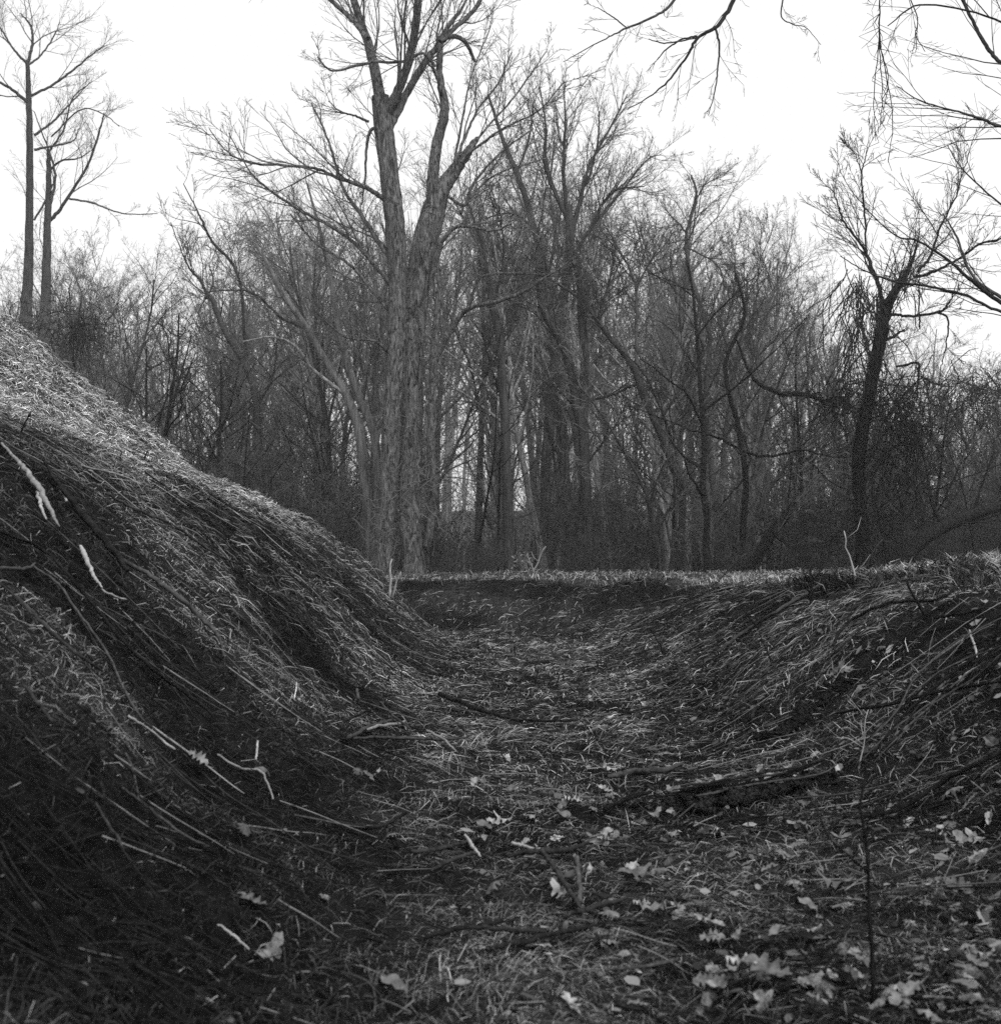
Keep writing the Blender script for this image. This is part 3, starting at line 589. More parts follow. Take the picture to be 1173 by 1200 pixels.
def vines(name, label, D, blobs, seed, m='vine', parent=None, group=None, hang=False):
    """tangle of long thin hanging stems around soft centres: (px, py, rx, ry, count, length m)"""
    rng = random.Random(seed); T = Tubes(); loc = None
    for (px, py, rx, ry, c, L) in blobs:
        for i in range(int(c * .6)):
            a = rng.random() * 6.283; q = min(2.2, abs(rng.gauss(0, .75)))
            p = P3(px + math.cos(a) * rx * q, py + math.sin(a) * ry * q, D + rng.gauss(0, .5))
            d = nrm((rng.gauss(0, .6), rng.gauss(0, .5), rng.gauss(-.6, .6)) if not hang else (rng.gauss(0, .35), rng.gauss(0, .3), -1)); wb = .2 if hang else .45; pts = [p]; l = L * rng.uniform(.4, 1.3) / 6
            for s in range(6):
                d = nrm((d[0] + rng.gauss(0, wb), d[1] + rng.gauss(0, wb), d[2] + rng.gauss(-.06, wb))); p = tuple(p[j] + d[j] * l for j in range(3)); pts.append(p)
            r = rng.uniform(.005, .014); T.add(pts, [r] * 6 + [r * .4], 3)
    bx, by = P3(blobs[0][0], HY, D)[:2]; loc = (bx, by, float(height(bx, by)))
    o = link(name, T.build(name, M[m], loc=loc)); o.location = loc
    return tag(o, label, 'vine', group)
vines('vine_tangle', 'dense black mass of vines wrapped round the lower trunk of the dark right tree', VT - .3,
      [(1050, 470, 34, 18, 210, 1.0), (1070, 505, 20, 34, 170, 1.1), (985, 468, 30, 10, 130, .8), (1030, 530, 22, 40, 110, 1.6), (1008, 600, 22, 46, 90, 1.5), (1062, 560, 24, 30, 60, 1.4), (1000, 440, 50, 14, 50, 1.3), (1085, 450, 30, 34, 60, 1.4)], 61, 'char')
vines('hanging_vine', 'grey curtain of thin vines hanging left of the dark tree top', VT - .2, [(1003, 335, 20, 30, 100, 1.4), (998, 385, 18, 40, 70, 1.6), (1055, 325, 22, 20, 60, .8), (1030, 350, 12, 25, 60, .9)], 62, hang=True)
vines('vine_tangle', 'dark vine clump on the branches at the right edge of the wood', 34.0, [(1140, 450, 40, 14, 160, 1.0), (1160, 480, 30, 30, 120, 1.2)], 63)
vines('vine_tangle', 'matted grey vine cap on a tree top above the left bank', 43.0, [(300, 270, 40, 16, 260, 1.3), (320, 300, 30, 24, 150, 1.4)], 64, 'brush')
vines('vine_tangle', 'dark round tangle of vines just above the left bank crest', 40.0, [(94, 380, 34, 28, 400, 1.2)], 65, 'vine')
vines('clinging_vine', 'thin pale vines and brambles clinging to the lower trunk of the huge tree', BIG - .8, [(450, 600, 26, 40, 60, 1.0), (500, 560, 16, 60, 60, 1.2), (478, 500, 25, 60, 40, 1.1), (490, 400, 22, 60, 30, 1.0)], 67, 'twig')
# fallen and leaning trunks at the foot of the wood
hero('fallen_tree', 'thick dark dead trunk slanting up to the right behind the right rim', 885, 34.0, [[(868, 680, 14), (885, 655, 14), (905, 625, 13), (925, 600, 10), (932, 588, 5)]], [([(905, 625, 4), (925, 640, 3), (950, 645, 2)], -.3, 4, .7)], bark='char', cat='dead trunk', seed=22, sides=9, base_twigs=.3)
hero('fallen_tree', 'long black fallen trunk rising to the right edge behind the right rim', 1100, 31.0, [[(1050, 668, 18), (1075, 638, 18), (1105, 618, 16), (1140, 603, 14), (1180, 592, 12), (1240, 575, 8)]], [([(1105, 618, 6), (1092, 590, 5), (1088, 560, 3), (1078, 520, 2)], .5, 6, .9), ([(1140, 604, 4), (1150, 570, 3), (1165, 530, 2)], .5, 6, .9)], bark='char', twig='twig_dark', cat='dead trunk', seed=23, sides=9, base_twigs=.4)

# the near tree that reaches in from the right: its trunk stands outside the view
NT = 13.0
NTW = dict(TW, max=4, wob=(.05, .09, .11, .13, .14), n=(8, 4, 4, 2), rmin=.0017, rc=(.014, .007, .006, .006), len=(.3, .4, .45, .5), up=(0, -.02, 0, .02, .02))
hero('near_tree', 'near bare tree standing outside at right, thin twiggy boughs reaching in at top right', 1560, NT,
     [[(1560, 690, 50), (1556, 500, 42), (1548, 300, 36), (1530, 100, 30), (1500, -100, 24), (1460, -300, 16)]],
     [([(1545, 300, 20), (1420, 160, 14), (1300, 120, 10), (1210, 95, 7), (1172, 72, 6), (1155, 52, 6), (1140, 25, 5), (1126, -5, 5), (1110, -40, 4)], .5, 10, 1.0),
      ([(1550, 420, 22), (1420, 420, 13), (1290, 400, 9), (1220, 375, 7), (1173, 354, 6), (1140, 330, 5), (1112, 305, 4), (1075, 282, 3), (1048, 275, 2), (1010, 240, 1.5)], -.5, 10, 1.0),
      ([(1290, 400, 6), (1230, 380, 5), (1165, 362, 4), (1130, 345, 4), (1085, 335, 3.5), (1050, 330, 3), (1015, 318, 2), (985, 300, 1.2)], .3, 9, .9),
      ([(1220, 375, 5), (1160, 340, 5), (1138, 320, 4), (1120, 275, 3), (1105, 250, 2)], .4, 7, .9), ([(1420, 160, 9), (1320, 180, 7), (1230, 165, 5), (1173, 148, 4), (1148, 138, 4), (1120, 130, 2.5), (1080, 118, 1.8), (1050, 100, 1)], -.4, 12, 1.0),
      ([(1300, 120, 6), (1230, 60, 5), (1160, 20, 3), (1080, 5, 2.5), (1040, 30, 1.4)], .4, 9, .9), ([(1420, 420, 8), (1320, 330, 6), (1240, 280, 5), (1180, 245, 3), (1130, 200, 2), (1110, 170, 1.2)], .6, 13, 1.0),
      ([(1530, 100, 16), (1400, -20, 12), (1250, -90, 9), (1100, -120, 8), (980, -130, 7), (900, -90, 6), (868, -20, 6), (853, 12, 6), (838, 32, 5.5), (817, 44, 4.5), (805, 65, 3.5), (785, 92, 3), (762, 112, 2), (735, 128, 1.3)], -.6, 9, .6),
      ([(838, 30, 3.5), (843, 55, 3), (841, 80, 2.5), (838, 105, 2), (830, 135, 1.2)], .1, 5, .35), ([(817, 42, 3), (798, 46, 2.5), (780, 58, 2), (770, 70, 1)], .1, 4, .35), ([(817, 44, 2), (780, 50, 2), (760, 45, 1.2)], -.1, 3, .3),
      ([(900, -90, 5), (830, -60, 5), (790, 0, 4), (768, 18, 3.5), (735, 32, 3), (715, 42, 2), (690, 55, 1.5), (660, 72, 1)], -.8, 7, .5), ([(735, 32, 2), (716, 18, 1.8), (700, 8, 1)], 0, 3, .3),
      ([(980, -130, 4), (930, -40, 3), (915, 15, 2), (930, 28, 1.5), (945, 32, 1.2), (962, 52, .8)], .3, 4, .3), ([(1100, -120, 3), (1060, -40, 2), (1075, 20, 1.6), (1073, 40, 1.4), (1084, 60, 1)], .3, 5, .5)],
     bark='bark_dark', twig='twig_dark', seed=30, tw=NTW, base_twigs=0, limb_sides=6, sides=14)
T = Tubes(); rv = random.Random(3)
for k, (a, b, c) in enumerate([(1030, 1034, 150), (1031, 1041, 128), (1029, 1024, 165), (1033, 1046, 190)]):
    sp = [(1031, -60, 1.8), (1031, 0, 1.7), ((a + c * 0 + 1030) / 2, 50, 1.5), (b, c * .7, 1.2), (b + rv.uniform(-6, 6), c, .8)]
    pts, rad = limb3(sp, 12.6, 0, jit=.8); T.add(pts, rad, 3)
    for i in range(4, len(pts) - 1, 2):
        q = pts[i]; T.add([q, (q[0] + rv.gauss(0, .05), q[1] + rv.gauss(0, .05), q[2] - .08), (q[0] + rv.gauss(0, .07), q[1], q[2] - .16)], [.004, .003, .002], 3)
tag(link('hanging_vine', T.build('hanging_vine', M['vine'])), 'thin strands of vine dangling from the top of the sky, left of the twiggy boughs', 'vine')

# ------------------------------------------------------------------ sticks on the ground
def drape(px, m_name, name, label, cat='stick', lift=.0, group=None, sides=7, cap=True, rough=.12, n=None):
    """px: (px, py, width px) laid on the ground"""
    n = n or max(12, 6 * len(px)); s = smoothline(px, n); pts = []; rad = []
    rng = np.random.default_rng(int(px[0][0] * 7 + px[0][1]))
    for i in range(n):
        g = ray(s[i, 0], s[i, 1]); r = max(.002, s[i, 2] * .5 / F * g[1]); pts.append([g[0], g[1], g[2] + r * .7 + .012 + lift]); rad.append(r)
    p = np.array(pts); q = p.copy()                # keep it from jumping over dips: smooth depth
    for _ in range(2): q[1:-1] = (q[:-2] + 2 * q[1:-1] + q[2:]) / 4
    q[:, 2] = np.maximum(q[:, 2], height(q[:, 0], q[:, 1]) + np.array(rad) * .4)
    q[1:-1] += rng.normal(0, .25, (n - 2, 3)) * np.array(rad)[1:-1, None]
    loc = tuple(q[0]); T = Tubes(); T.add([tuple(v) for v in q], rad, sides)
    o = link(name, T.build(name, M[m_name], rough, 0, 7, loc, cap)); o.location = loc
    return tag(o, label, cat, group)
drape([(2, 535, 3), (16, 550, 4), (30, 568, 6), (45, 590, 7.5), (55, 608, 6), (63, 622, 4.5), (70, 634, 1.5)], 'pale', 'broken_branch', 'large pale barkless broken branch high on the left bank near the edge', 'branch', .05, rough=.08)
drape([(44, 588, 5), (48, 605, 4), (54, 620, 2)], 'pale', 'wood_splinter', 'pale splinter hanging beside the large pale broken branch', 'stick', .03)
drape([(94, 656, 3), (98, 666, 6), (104, 680, 5), (112, 696, 4), (120, 706, 2)], 'pale', 'broken_branch', 'shorter pale split branch below the large pale one on the left bank', 'branch', .05, rough=.08)
drape([(119, 703, 2.5), (132, 710, 2.5), (148, 715, 2)], 'pale', 'twig', 'thin pale twig at the lower end of the pale split branch', 'stick', .03)
drape([(60, 568, 3), (70, 582, 4), (78, 598, 3)], 'pale', 'stick', 'short pale stick above the long dark pole on the left bank', 'stick', .03)
drape([(52, 556, 3), (76, 594, 7), (100, 625, 9), (130, 660, 9), (150, 685, 6)], 'char', 'dark_pole', 'thick dark pole lying down the upper left bank between the two pale branches', 'pole', .05)
drape([(140, 668, 5), (185, 695, 6), (225, 728, 6), (255, 758, 4), (262, 782, 2)], 'stick', 'cut_stem', 'long dark curved stem continuing the dark pole downhill', 'stick', .04)
drape([(0, 640, 4), (50, 660, 4), (80, 690, 4), (110, 725, 4), (150, 775, 4), (190, 810, 4), (230, 838, 4), (250, 855, 3)], 'char', 'cut_stem', 'very long dark stem running down the middle of the left bank', 'stick', .04)
drape([(40, 680, 2.5), (68, 700, 3), (85, 725, 3), (110, 760, 3), (130, 790, 3), (145, 825, 3), (165, 858, 2.5), (180, 872, 2)], 'stick', 'cut_stem', 'thin pale-edged bent stem down the lower left bank', 'stick', .04)
drape([(0, 702, 3), (30, 730, 4), (60, 760, 4), (90, 785, 4), (120, 805, 3)], 'stick', 'cut_stem', 'grey stem across the left edge of the left bank', 'stick', .04)
drape([(0, 684, 4), (30, 683, 4), (42, 676, 2)], 'stick', 'stick', 'short thick stick lying level at the left edge', 'stick', .04)
drape([(125, 590, 3), (160, 608, 3.5), (205, 628, 3.5), (245, 655, 3), (278, 670, 2)], 'stick', 'cut_stem', 'long curved stem across the middle of the left bank', 'stick', .04)
drape([(95, 555, 2), (140, 565, 2.5), (165, 576, 2)], 'straw', 'straw_stem', 'pale thin stem just under the straw edge of the left bank', 'stick', .03)
drape([(150, 855, 3), (175, 870, 3), (205, 895, 3)], 'straw', 'straw_stem', 'thin pale stick ending in a fork low on the left bank', 'stick', .03)
drape([(143, 940, 3), (175, 965, 3.5), (215, 995, 3), (245, 1010, 2.5)], 'stick', 'stick', 'long straight grey stick in the dark lower left bank', 'stick', .03)
drape([(27, 820, 4), (45, 842, 5), (62, 864, 4)], 'stick', 'stick', 'blurred thick stick at the left edge low on the bank', 'stick', .03)
drape([(112, 960, 3), (130, 990, 4), (146, 1015, 3)], 'stick', 'stick', 'short grey stick steeply laid in the dark lower left bank', 'stick', .03)
drape([(255, 1103, 2.5), (275, 1118, 3.5), (292, 1132, 2)], 'straw', 'stick', 'short pale stick on the ditch floor at lower left', 'stick', .03)
drape([(300, 910, 2.5), (302, 888, 2.5)], 'pale', 'stick', 'tiny upright pale stick of the forked twig at lower left', 'stick', .05)
drape([(255, 898, 2.5), (280, 914, 3), (305, 917, 3), (315, 935, 2.5), (320, 950, 2)], 'straw', 'forked_twig', 'bent pale forked twig at the foot of the left bank', 'stick', .03)
drape([(430, 868, 3), (450, 862, 4), (475, 857, 3)], 'pale', 'stick', 'pale thick stick in the pile of sticks left of the ditch floor', 'stick', .04)
for i, s in enumerate([[(408, 876, 5), (435, 862, 5), (465, 852, 4)], [(400, 860, 3), (420, 850, 3), (445, 838, 3)], [(415, 882, 3), (460, 880, 4), (520, 882, 4), (548, 878, 2)], [(445, 838, 3), (462, 855, 3), (480, 870, 2)], [(418, 826, 4), (420, 838, 4)], [(500, 878, 3), (520, 890, 3), (535, 905, 2)]]):
    drape(s, ['stick', 'char', 'stick', 'stick', 'stick', 'straw'][i], 'stick', 'one of the crossing sticks in the pile left of the ditch floor', 'stick', .03 + .012 * i, 'sticks of the small pile')
drape([(515, 822, 5), (545, 834, 6), (575, 845, 5), (612, 852, 4), (680, 854, 2)], 'char', 'fallen_branch', 'long black branch lying across the ditch floor at mid distance', 'branch', .03)
drape([(380, 975, 4), (420, 983, 5), (445, 984, 5), (475, 967, 4)], 'char', 'fallen_branch', 'black bent branch on the left of the ditch floor', 'branch', .03)
drape([(595, 1022, 4), (620, 1018, 6), (650, 1018, 7), (680, 1010, 5), (690, 1003, 2)], 'stick', 'fallen_branch', 'grey branch lying level above the crossed sticks on the ditch floor', 'branch', .04)
drape([(635, 1022, 6), (652, 1048, 6), (672, 1080, 6), (680, 1092, 4)], 'stick', 'stick', 'left one of two converging sticks on the near ditch floor', 'stick', .06)
drape([(676, 1030, 6), (678, 1055, 6), (680, 1085, 6)], 'stick', 'stick', 'right one of two converging sticks on the near ditch floor', 'stick', .06)
drape([(545, 992, 3), (553, 1006, 4.5), (563, 1018, 2.5)], 'straw', 'stick', 'stubby pale stick on the ditch floor centre', 'stick', .03)
for i, s in enumerate([[(482, 1012, 5), (520, 1008, 5), (560, 995, 4)], [(490, 1118, 5), (540, 1105, 6), (590, 1095, 5)], [(570, 1130, 6), (620, 1120, 7), (680, 1105, 5), (700, 1100, 3)], [(550, 1103, 5), (600, 1108, 6), (640, 1108, 4)], [(660, 1090, 5), (700, 1078, 6), (735, 1068, 4)], [(600, 1000, 4), (630, 1010, 4)], [(505, 1035, 4), (530, 1022, 5), (560, 1012, 4)]]):
    drape(s, ['stick', 'char', 'char', 'stick', 'stick', 'straw', 'stick'][i], 'fallen_branch', 'one of the low branches scattered over the near ditch floor', 'branch', .025, 'branches on the near ditch floor')
drape([(712, 922, 5), (740, 918, 8), (775, 915, 7), (800, 905, 4)], 'stick', 'fallen_branch', 'smooth dark branch lying level in front of the pale leaves on the ditch floor', 'branch', .03)
drape([(708, 962, 5), (735, 950, 6), (762, 940, 4)], 'char', 'fallen_branch', 'black slanted branch below the smooth level one on the ditch floor', 'branch', .03)
# charred logs on the right
drape([(762, 955, 8), (790, 951, 18), (820, 952, 25), (850, 948, 23), (885, 942, 27), (920, 932, 22), (950, 924, 20), (978, 913, 7)], 'rotten', 'charred_log', 'charred log lying under the leafy lip at the foot of the right bank', 'log', -.075, rough=.6, sides=26, n=110)
drape([(868, 862, 6), (905, 868, 12), (930, 855, 15), (960, 832, 15), (990, 808, 12), (1006, 796, 5)], 'rotten', 'charred_log', 'smaller charred log slanting up the right bank', 'log', -.07, rough=.6, sides=26, n=90)
drape([(880, 858, 5), (885, 846, 5), (895, 843, 4), (902, 850, 3)], 'char', 'root_stub', 'small hooked black root beside the smaller charred log', 'root', .06)
drape([(1010, 975, 5), (1060, 962, 6), (1110, 930, 6), (1160, 905, 5), (1190, 890, 4)], 'char', 'fallen_branch', 'long black branch low on the right bank', 'branch', .04)
drape([(1020, 905, 2), (1050, 865, 3), (1085, 830, 4), (1130, 795, 4), (1180, 760, 3)], 'char', 'fallen_branch', 'thickest dark branch of the sheaf slanting up to the right edge', 'branch', .05, rough=.15)
for i, e in enumerate([(-6, 2, 8, 3), (5, 6, -4, 9), (-9, -6, -6, -10), (8, 14, 12, 20), (2, -9, -14, -18)]):
    drape([(1016 + e[0], 902 + e[1], 1.2), (1050 + e[0], 866 + e[1], 2), (1085 + e[2], 832 + e[3] * .6, 2.4), (1130 + e[2], 796 + e[3], 2), (1178, 764 + e[3], 1.5)], ['stick', 'char', 'char', 'stick', 'stick'][i], 'cut_stem', 'one of the thin stems in the sheaf slanting up to the right edge', 'stem', .03 + .015 * i, 'stems of the sheaf on the right bank')
drape([(1015, 890, 1.2), (1060, 840, 1.6), (1110, 800, 1.8), (1180, 772, 1.5)], 'stick', 'straw_stem', 'thin stem beside the grey slanting branch on the right', 'stick', .06)
drape([(980, 850, 3), (1040, 842, 4), (1100, 828, 4), (1175, 815, 3)], 'char', 'cut_stem', 'dark thin stem crossing the grey slanting branch', 'stick', .05)
drape([(1136, 755, 2), (1142, 772, 3), (1145, 785, 2)], 'pale', 'stick', 'short pale stub near the right edge of the right bank', 'stick', .05)
drape([(1095, 742, 3), (1120, 738, 4), (1150, 730, 3), (1165, 712, 2)], 'char', 'cut_stem', 'dark looped stem high on the right bank near the edge', 'stick', .06)
drape([(978, 780, 3), (980, 762, 4), (1000, 740, 4), (1045, 722, 4), (1100, 718, 3), (1125, 700, 2)], 'char', 'cut_stem', 'dark hooked stem arching over the upper right bank', 'stick', .06)
drape([(840, 775, 4), (880, 745, 4), (930, 715, 4), (960, 695, 3)], 'stick', 'cut_stem', 'straight grey stem up the far right bank', 'stick', .05)
# dark crest of the left mound
drape([(-12, 352, 10), (20, 376, 14), (40, 394, 13), (62, 412, 10), (80, 428, 5)], 'bark_dark', 'fallen_log', 'dark log lying along the top of the left bank', 'log', -.02, rough=.25, sides=10)

for i in range(6):
    o_ = i * 2.6 - 12; drape([(770 + i * 9, 955 + o_ * .4, 2), (820 + i * 4, 952 + o_ * .5, 3.5), (880 - i * 3, 944 + o_ * .5, 3), (930 + i * 5, 930 + o_ * .6, 2.5), (965 + i * 3, 918 + o_, 1.5)], ['char', 'rotten', 'stick'][i % 3], 'wood_splinter', 'one of the long dark splinters lying along the charred log', 'splinter', .05 + .02 * (i % 4), 'splinters along the charred log')
# many stems along the slopes: single objects for the larger ones, the rest one mass
rs = np.random.default_rng(9)
def stem_at(x, y, L, r, jit, n=7):
    _, gx, gy = normal(np.array([x]), np.array([y])); gx, gy = float(gx[0]), float(gy[0])
    k = math.hypot(gx, gy); a = math.atan2(-gy, -gx) if k > .22 else rs.uniform(0, 6.283)
    a += rs.normal(0, jit); c = rs.normal(0, .03); pts = []; px, py = x, y; lf = rs.uniform(0, .05)
    for i in range(n):
        pts.append((px, py)); px += math.cos(a) * L / (n - 1); py += math.sin(a) * L / (n - 1); a += c + rs.normal(0, .035)
    p = np.array(pts); z = height(p[:, 0], p[:, 1]); z = np.maximum(z, np.convolve(np.pad(z, 1, 'edge'), [.33, .34, .33], 'valid'))
    t = np.linspace(0, 1, n); ch = z[0] + (z[-1] - z[0]) * t; ch = ch + .7 * max(0, float((z - ch).max())); z = .35 * z + .65 * np.maximum(ch, z - .01)
    z = z + r + .015 + .5 * lf * np.sin(t * 3.14) * (L * 1.2)
    rad = r * (1 - .55 * t)
    return [(p[i, 0], p[i, 1], z[i]) for i in range(n)], list(rad)
T = {'char': Tubes(), 'stick': Tubes(), 'straw': Tubes()}
for i in range(8500):
    D = float(2.3 * (33 / 2.3) ** rs.random()); u = rs.uniform(-.42, .42); x = u * D
    d = float(across(np.array(x), np.array(D)))
    if d > 3.2 or (abs(d) < 1.1 and rs.random() < .2) or (d < -1.2 and rs.random() < .4): continue
    bank = abs(d) > 1.2
    L = (rs.uniform(.08, .5) if bank else rs.uniform(.05, .35)) * min(1.5, .35 + D * .085); r = rs.uniform(.0016, .0036) * (.8 + D * .05)
    z = float(height(x, D)); pale = rs.random() < (.55 if z > 1.9 and d < 0 else .16 if D > 14 else .05 if (d < 0 and D < 6) else .13)
    k = 'straw' if pale else ('char' if rs.random() < (.8 if d < -1 else .6) else 'stick')
    pts, rad = stem_at(x, D, L, r, .85 if bank else 1.2, 6); T[k].add(pts, rad, 3)
for k, lab in (('char', 'burned black twig litter lying over both banks and the ditch floor'), ('stick', 'grey twig litter lying over both banks and the ditch floor'), ('straw', 'pale straw stalks lying over both banks and the ditch floor')):
    tag(link('twig_litter', T[k].build('twig_litter', M[k])), lab, 'twig litter', kind='stuff')
n = 0
while n < 200:
    D = float(4.6 * (28 / 4.6) ** rs.random()); x = rs.uniform(-.40, .40) * D; d = float(across(np.array(x), np.array(D)))
    if d > 2.9 or abs(d) < 1.2: continue
    left = d < 0; z = float(height(x, D))
    if left and z > 4.5: continue
    pts, rad = stem_at(x, D, rs.uniform(.3, .85) * min(1.7, .5 + D * .07), rs.uniform(.0024, .0050) * (.8 + D * .05), .48, 9)
    q = rs.random(); high = left and z > 1.9
    if high: mk = 'straw' if q < .5 else 'stick'
    else: mk = 'char' if q < .5 else ('stick' if q < (.96 if left else .88) else 'straw')
    tn = {'char': 'black', 'stick': 'grey', 'straw': 'pale'}[mk]
    where = ('straw top of the left bank' if high else 'burned side of the left bank') if left else 'burned face of the right bank'
    TT_ = Tubes(); TT_.add(pts, rad, 5)
    o = link('cut_stem', TT_.build('cut_stem', M[mk], loc=pts[0], cap=True)); o.location = pts[0]
    where += (', in its nearest part' if D < 5.5 else ', a few steps ahead' if D < 9 else ', midway along the ditch' if D < 15 else ', near the far bend')
    tag(o, f'thin {tn} cut stem on the {where}', 'stem', f'{tn} cut stems on the {where}')
    n += 1

n = 0
while n < 75:
    D = float(2.9 * (9 / 2.9) ** rs.random()); x = rs.uniform(-.25, .30) * D; d = float(across(np.array(x), np.array(D)))
    if not -1.0 < d < 1.5: continue
    pts, rad = stem_at(x, D, rs.uniform(.12, .5), rs.uniform(.0025, .0065), 1.2, 7); mk = 'char' if rs.random() < .45 else 'stick'; TT_ = Tubes(); TT_.add([(p_[0], p_[1], p_[2] - .006) for p_ in pts], rad, 6)
    o = link('fallen_twig', TT_.build('fallen_twig', M[mk], .15, loc=pts[0], cap=True)); o.location = pts[0]; n += 1
    where = ('at the front of the ditch floor' if D < 4 else 'on the ditch floor before the charred log' if D < 6.8 else 'on the ditch floor beyond the charred log') + (', left half' if d < .1 else ', right half')
    tag(o, ('black' if mk == 'char' else 'grey') + ' broken twig lying flat ' + where, 'twig', ('black' if mk == 'char' else 'grey') + ' twigs ' + where)
# burned stubble and saplings standing on the banks
def standing(px, py, top, w, m_, name, label, cat, group=None, D=None, bends=2, forks=0, seed=0):
    g = ray(px, py); rng = random.Random(seed * 13 + int(px)); D = g[1]; n = 8; T = Tubes(); pts = []; rad = []
    for i in range(n):
        t = i / (n - 1); q = P3(px + (top[0] - px) * t + math.sin(t * 3.1 * bends) * rng.uniform(1, 4) * min(1, abs(py - top[1]) / 90), py + (top[1] - py) * t, D)
        pts.append((q[0] + rng.gauss(0, .004), q[1] + rng.gauss(0, .006), max(q[2], g[2] - .03) - (.04 if i == 0 else 0))); rad.append(max(.0018, w * .5 / F * D * (1 - .55 * t)))
    T.add(pts, rad, 5)
    for k in range(forks):
        i = rng.randrange(2, n - 1); a = pts[i]; h = (top[1] - py) / F * D; L = abs(h) * rng.uniform(.25, .5); sx = rng.choice((-1, 1))
        T.add([a, (a[0] + sx * L * .4, a[1] + rng.gauss(0, .05), a[2] + L * .35), (a[0] + sx * L * .6, a[1] + rng.gauss(0, .1), a[2] + L * .85)], [rad[i] * .7, rad[i] * .5, rad[i] * .25], 4)
    loc = pts[0]; o = link(name, T.build(name, M[m_], loc=loc, cap=True)); o.location = loc
    return tag(o, label, cat, group)
standing(1022, 1185, (1012, 905), 6.5, 'char', 'burned_sapling', 'blurred black burned sapling with a kinked stem in the near right corner', 'sapling', bends=1.6, forks=1, seed=1)
standing(1006, 905, (1018, 832), 2.2, 'straw', 'dry_seed_stalk', 'pale fuzzy dry stalk standing above the burned sapling at right', 'plant', forks=3, seed=2)
standing(950, 712, (952, 660), 5, 'char', 'burned_sapling', 'thick black stub with a forked stem on the right rim', 'sapling', forks=3, seed=3)
standing(1000, 690, (1034, 632), 3.5, 'stick', 'burned_sapling', 'thin forked pale sapling on the right rim left of the vine tree', 'sapling', forks=3, seed=4)
standing(1003, 690, (990, 622), 3, 'straw', 'burned_sapling', 'thin pale arching sapling tip above the right rim', 'sapling', forks=2, seed=5)
standing(1085, 725, (1062, 680), 5, 'char', 'burned_sapling', 'black hooked stem standing on the right bank below the tall grass', 'sapling', forks=1, seed=6)
standing(830, 690, (875, 648), 3, 'stick', 'burned_sapling', 'slim leaning stem crossing the far right rim', 'sapling', forks=2, seed=7)
standing(455, 700, (460, 655), 4, 'straw', 'dry_seed_stalk', 'upright pale broken stalk at the end of the left bank', 'plant', seed=8)
standing(458, 700, (470, 670), 3.5, 'straw', 'dry_seed_stalk', 'slanted pale broken stalk beside the upright one at the left bank end', 'plant', seed=9)
standing(155, 752, (158, 722), 3.5, 'char', 'burned_stub', 'short black upright stub in the middle of the left bank', 'stub', seed=10)
standing(140, 545, (143, 530), 3, 'char', 'burned_stub', 'tiny black stub on the straw edge of the left bank', 'stub', seed=11)
standing(168, 540, (173, 528), 3, 'char', 'burned_stub', 'tiny black stub right of the other one on the straw edge', 'stub', seed=12)
standing(22, 510, (36, 484), 3, 'char', 'burned_stub', 'thin black forked stub near the top left edge of the bank', 'stub', forks=2, seed=13)
for i, (a, b, c, e) in enumerate([(628, 800, 603 + 25, 775), (636, 806, 640, 789), (645, 802, 643, 786), (652, 804, 656, 790), (658, 800, 662, 786), (610, 740, 608, 728), (603, 772, 603, 755), (470, 800, 471, 780), (455, 800, 456, 785), (700, 782, 701, 772), (710, 785, 712, 774),
                                 (720, 760, 735, 742), (705, 742, 712, 728), (672, 735, 676, 722), (780, 770, 762, 735), (890, 740, 870, 712), (905, 780, 890, 740), (1165, 750, 1172, 720), (820, 790, 828, 768), (345, 760, 350, 742), (400, 775, 404, 755), (1150, 870, 1148, 835), (560, 760, 561, 748)]):
    standing(a, b, (c, e), 2.6, 'char', 'burned_stub', 'short black burned stub standing in the ' + ('ditch floor' if a < 730 and a > 540 else ('left bank foot' if a < 540 else 'right bank')), 'stub', 'burned stubs standing in the ' + ('ditch floor' if 540 < a < 730 else ('left bank foot' if a < 540 else 'right bank')), seed=20 + i)

# ------------------------------------------------------------------ fallen leaves
def leaf_mesh(name, outline, curl, fold, seed, S=.085):
    rng = random.Random(seed); V = [(0, 0, 0)]; n = len(outline)
    mid = [(0, y) for y in np.linspace(0, 1, 5)]
    V = []; F4 = []; F3 = []
    # ribs from the midrib to the outline, both halves
    for sgn in (1, -1):
        b = len(V)
        for (xo, yo) in outline:
            xo = xo * .66; V.append((0, yo * S, 0)); V.append((sgn * xo * S * .5, yo * S, 0)); V.append((sgn * xo * S, (yo + .06 * xo) * S, 0))
        for i in range(n - 1):
            k = b + i * 3
            for j in (0, 1):
                q = [k + j, k + j + 1, k + 3 + j + 1, k + 3 + j]; F4.append(q if sgn > 0 else q[::-1])
    V = np.array(V)
    yy = V[:, 1] / S; xx = np.abs(V[:, 0]) / S
    V[:, 2] = S * (fold * xx + curl * (yy - .5) ** 2 + .16 * np.array([rng.gauss(0, 1) for _ in V]) * xx * 2)
    V[:, 1] -= S * .5
    b = len(V); w = S * .02
    V = np.vstack([V, [(-w, -S * .5, 0), (w, -S * .5, 0), (w * .6, -S * .8, S * .06), (-w * .6, -S * .8, S * .06)]])
    F4.append([b, b + 1, b + 2, b + 3])
    return mesh(name, V, [np.array(F4)], M['leaf'])
OAK = [(.03, 0), (.07, .08), (.24, .15), (.27, .21), (.12, .27), (.14, .31), (.36, .38), (.40, .45), (.17, .50), (.18, .55), (.42, .63), (.40, .71), (.20, .75), (.24, .84), (.22, .91), (.08, .97), (.01, 1)]
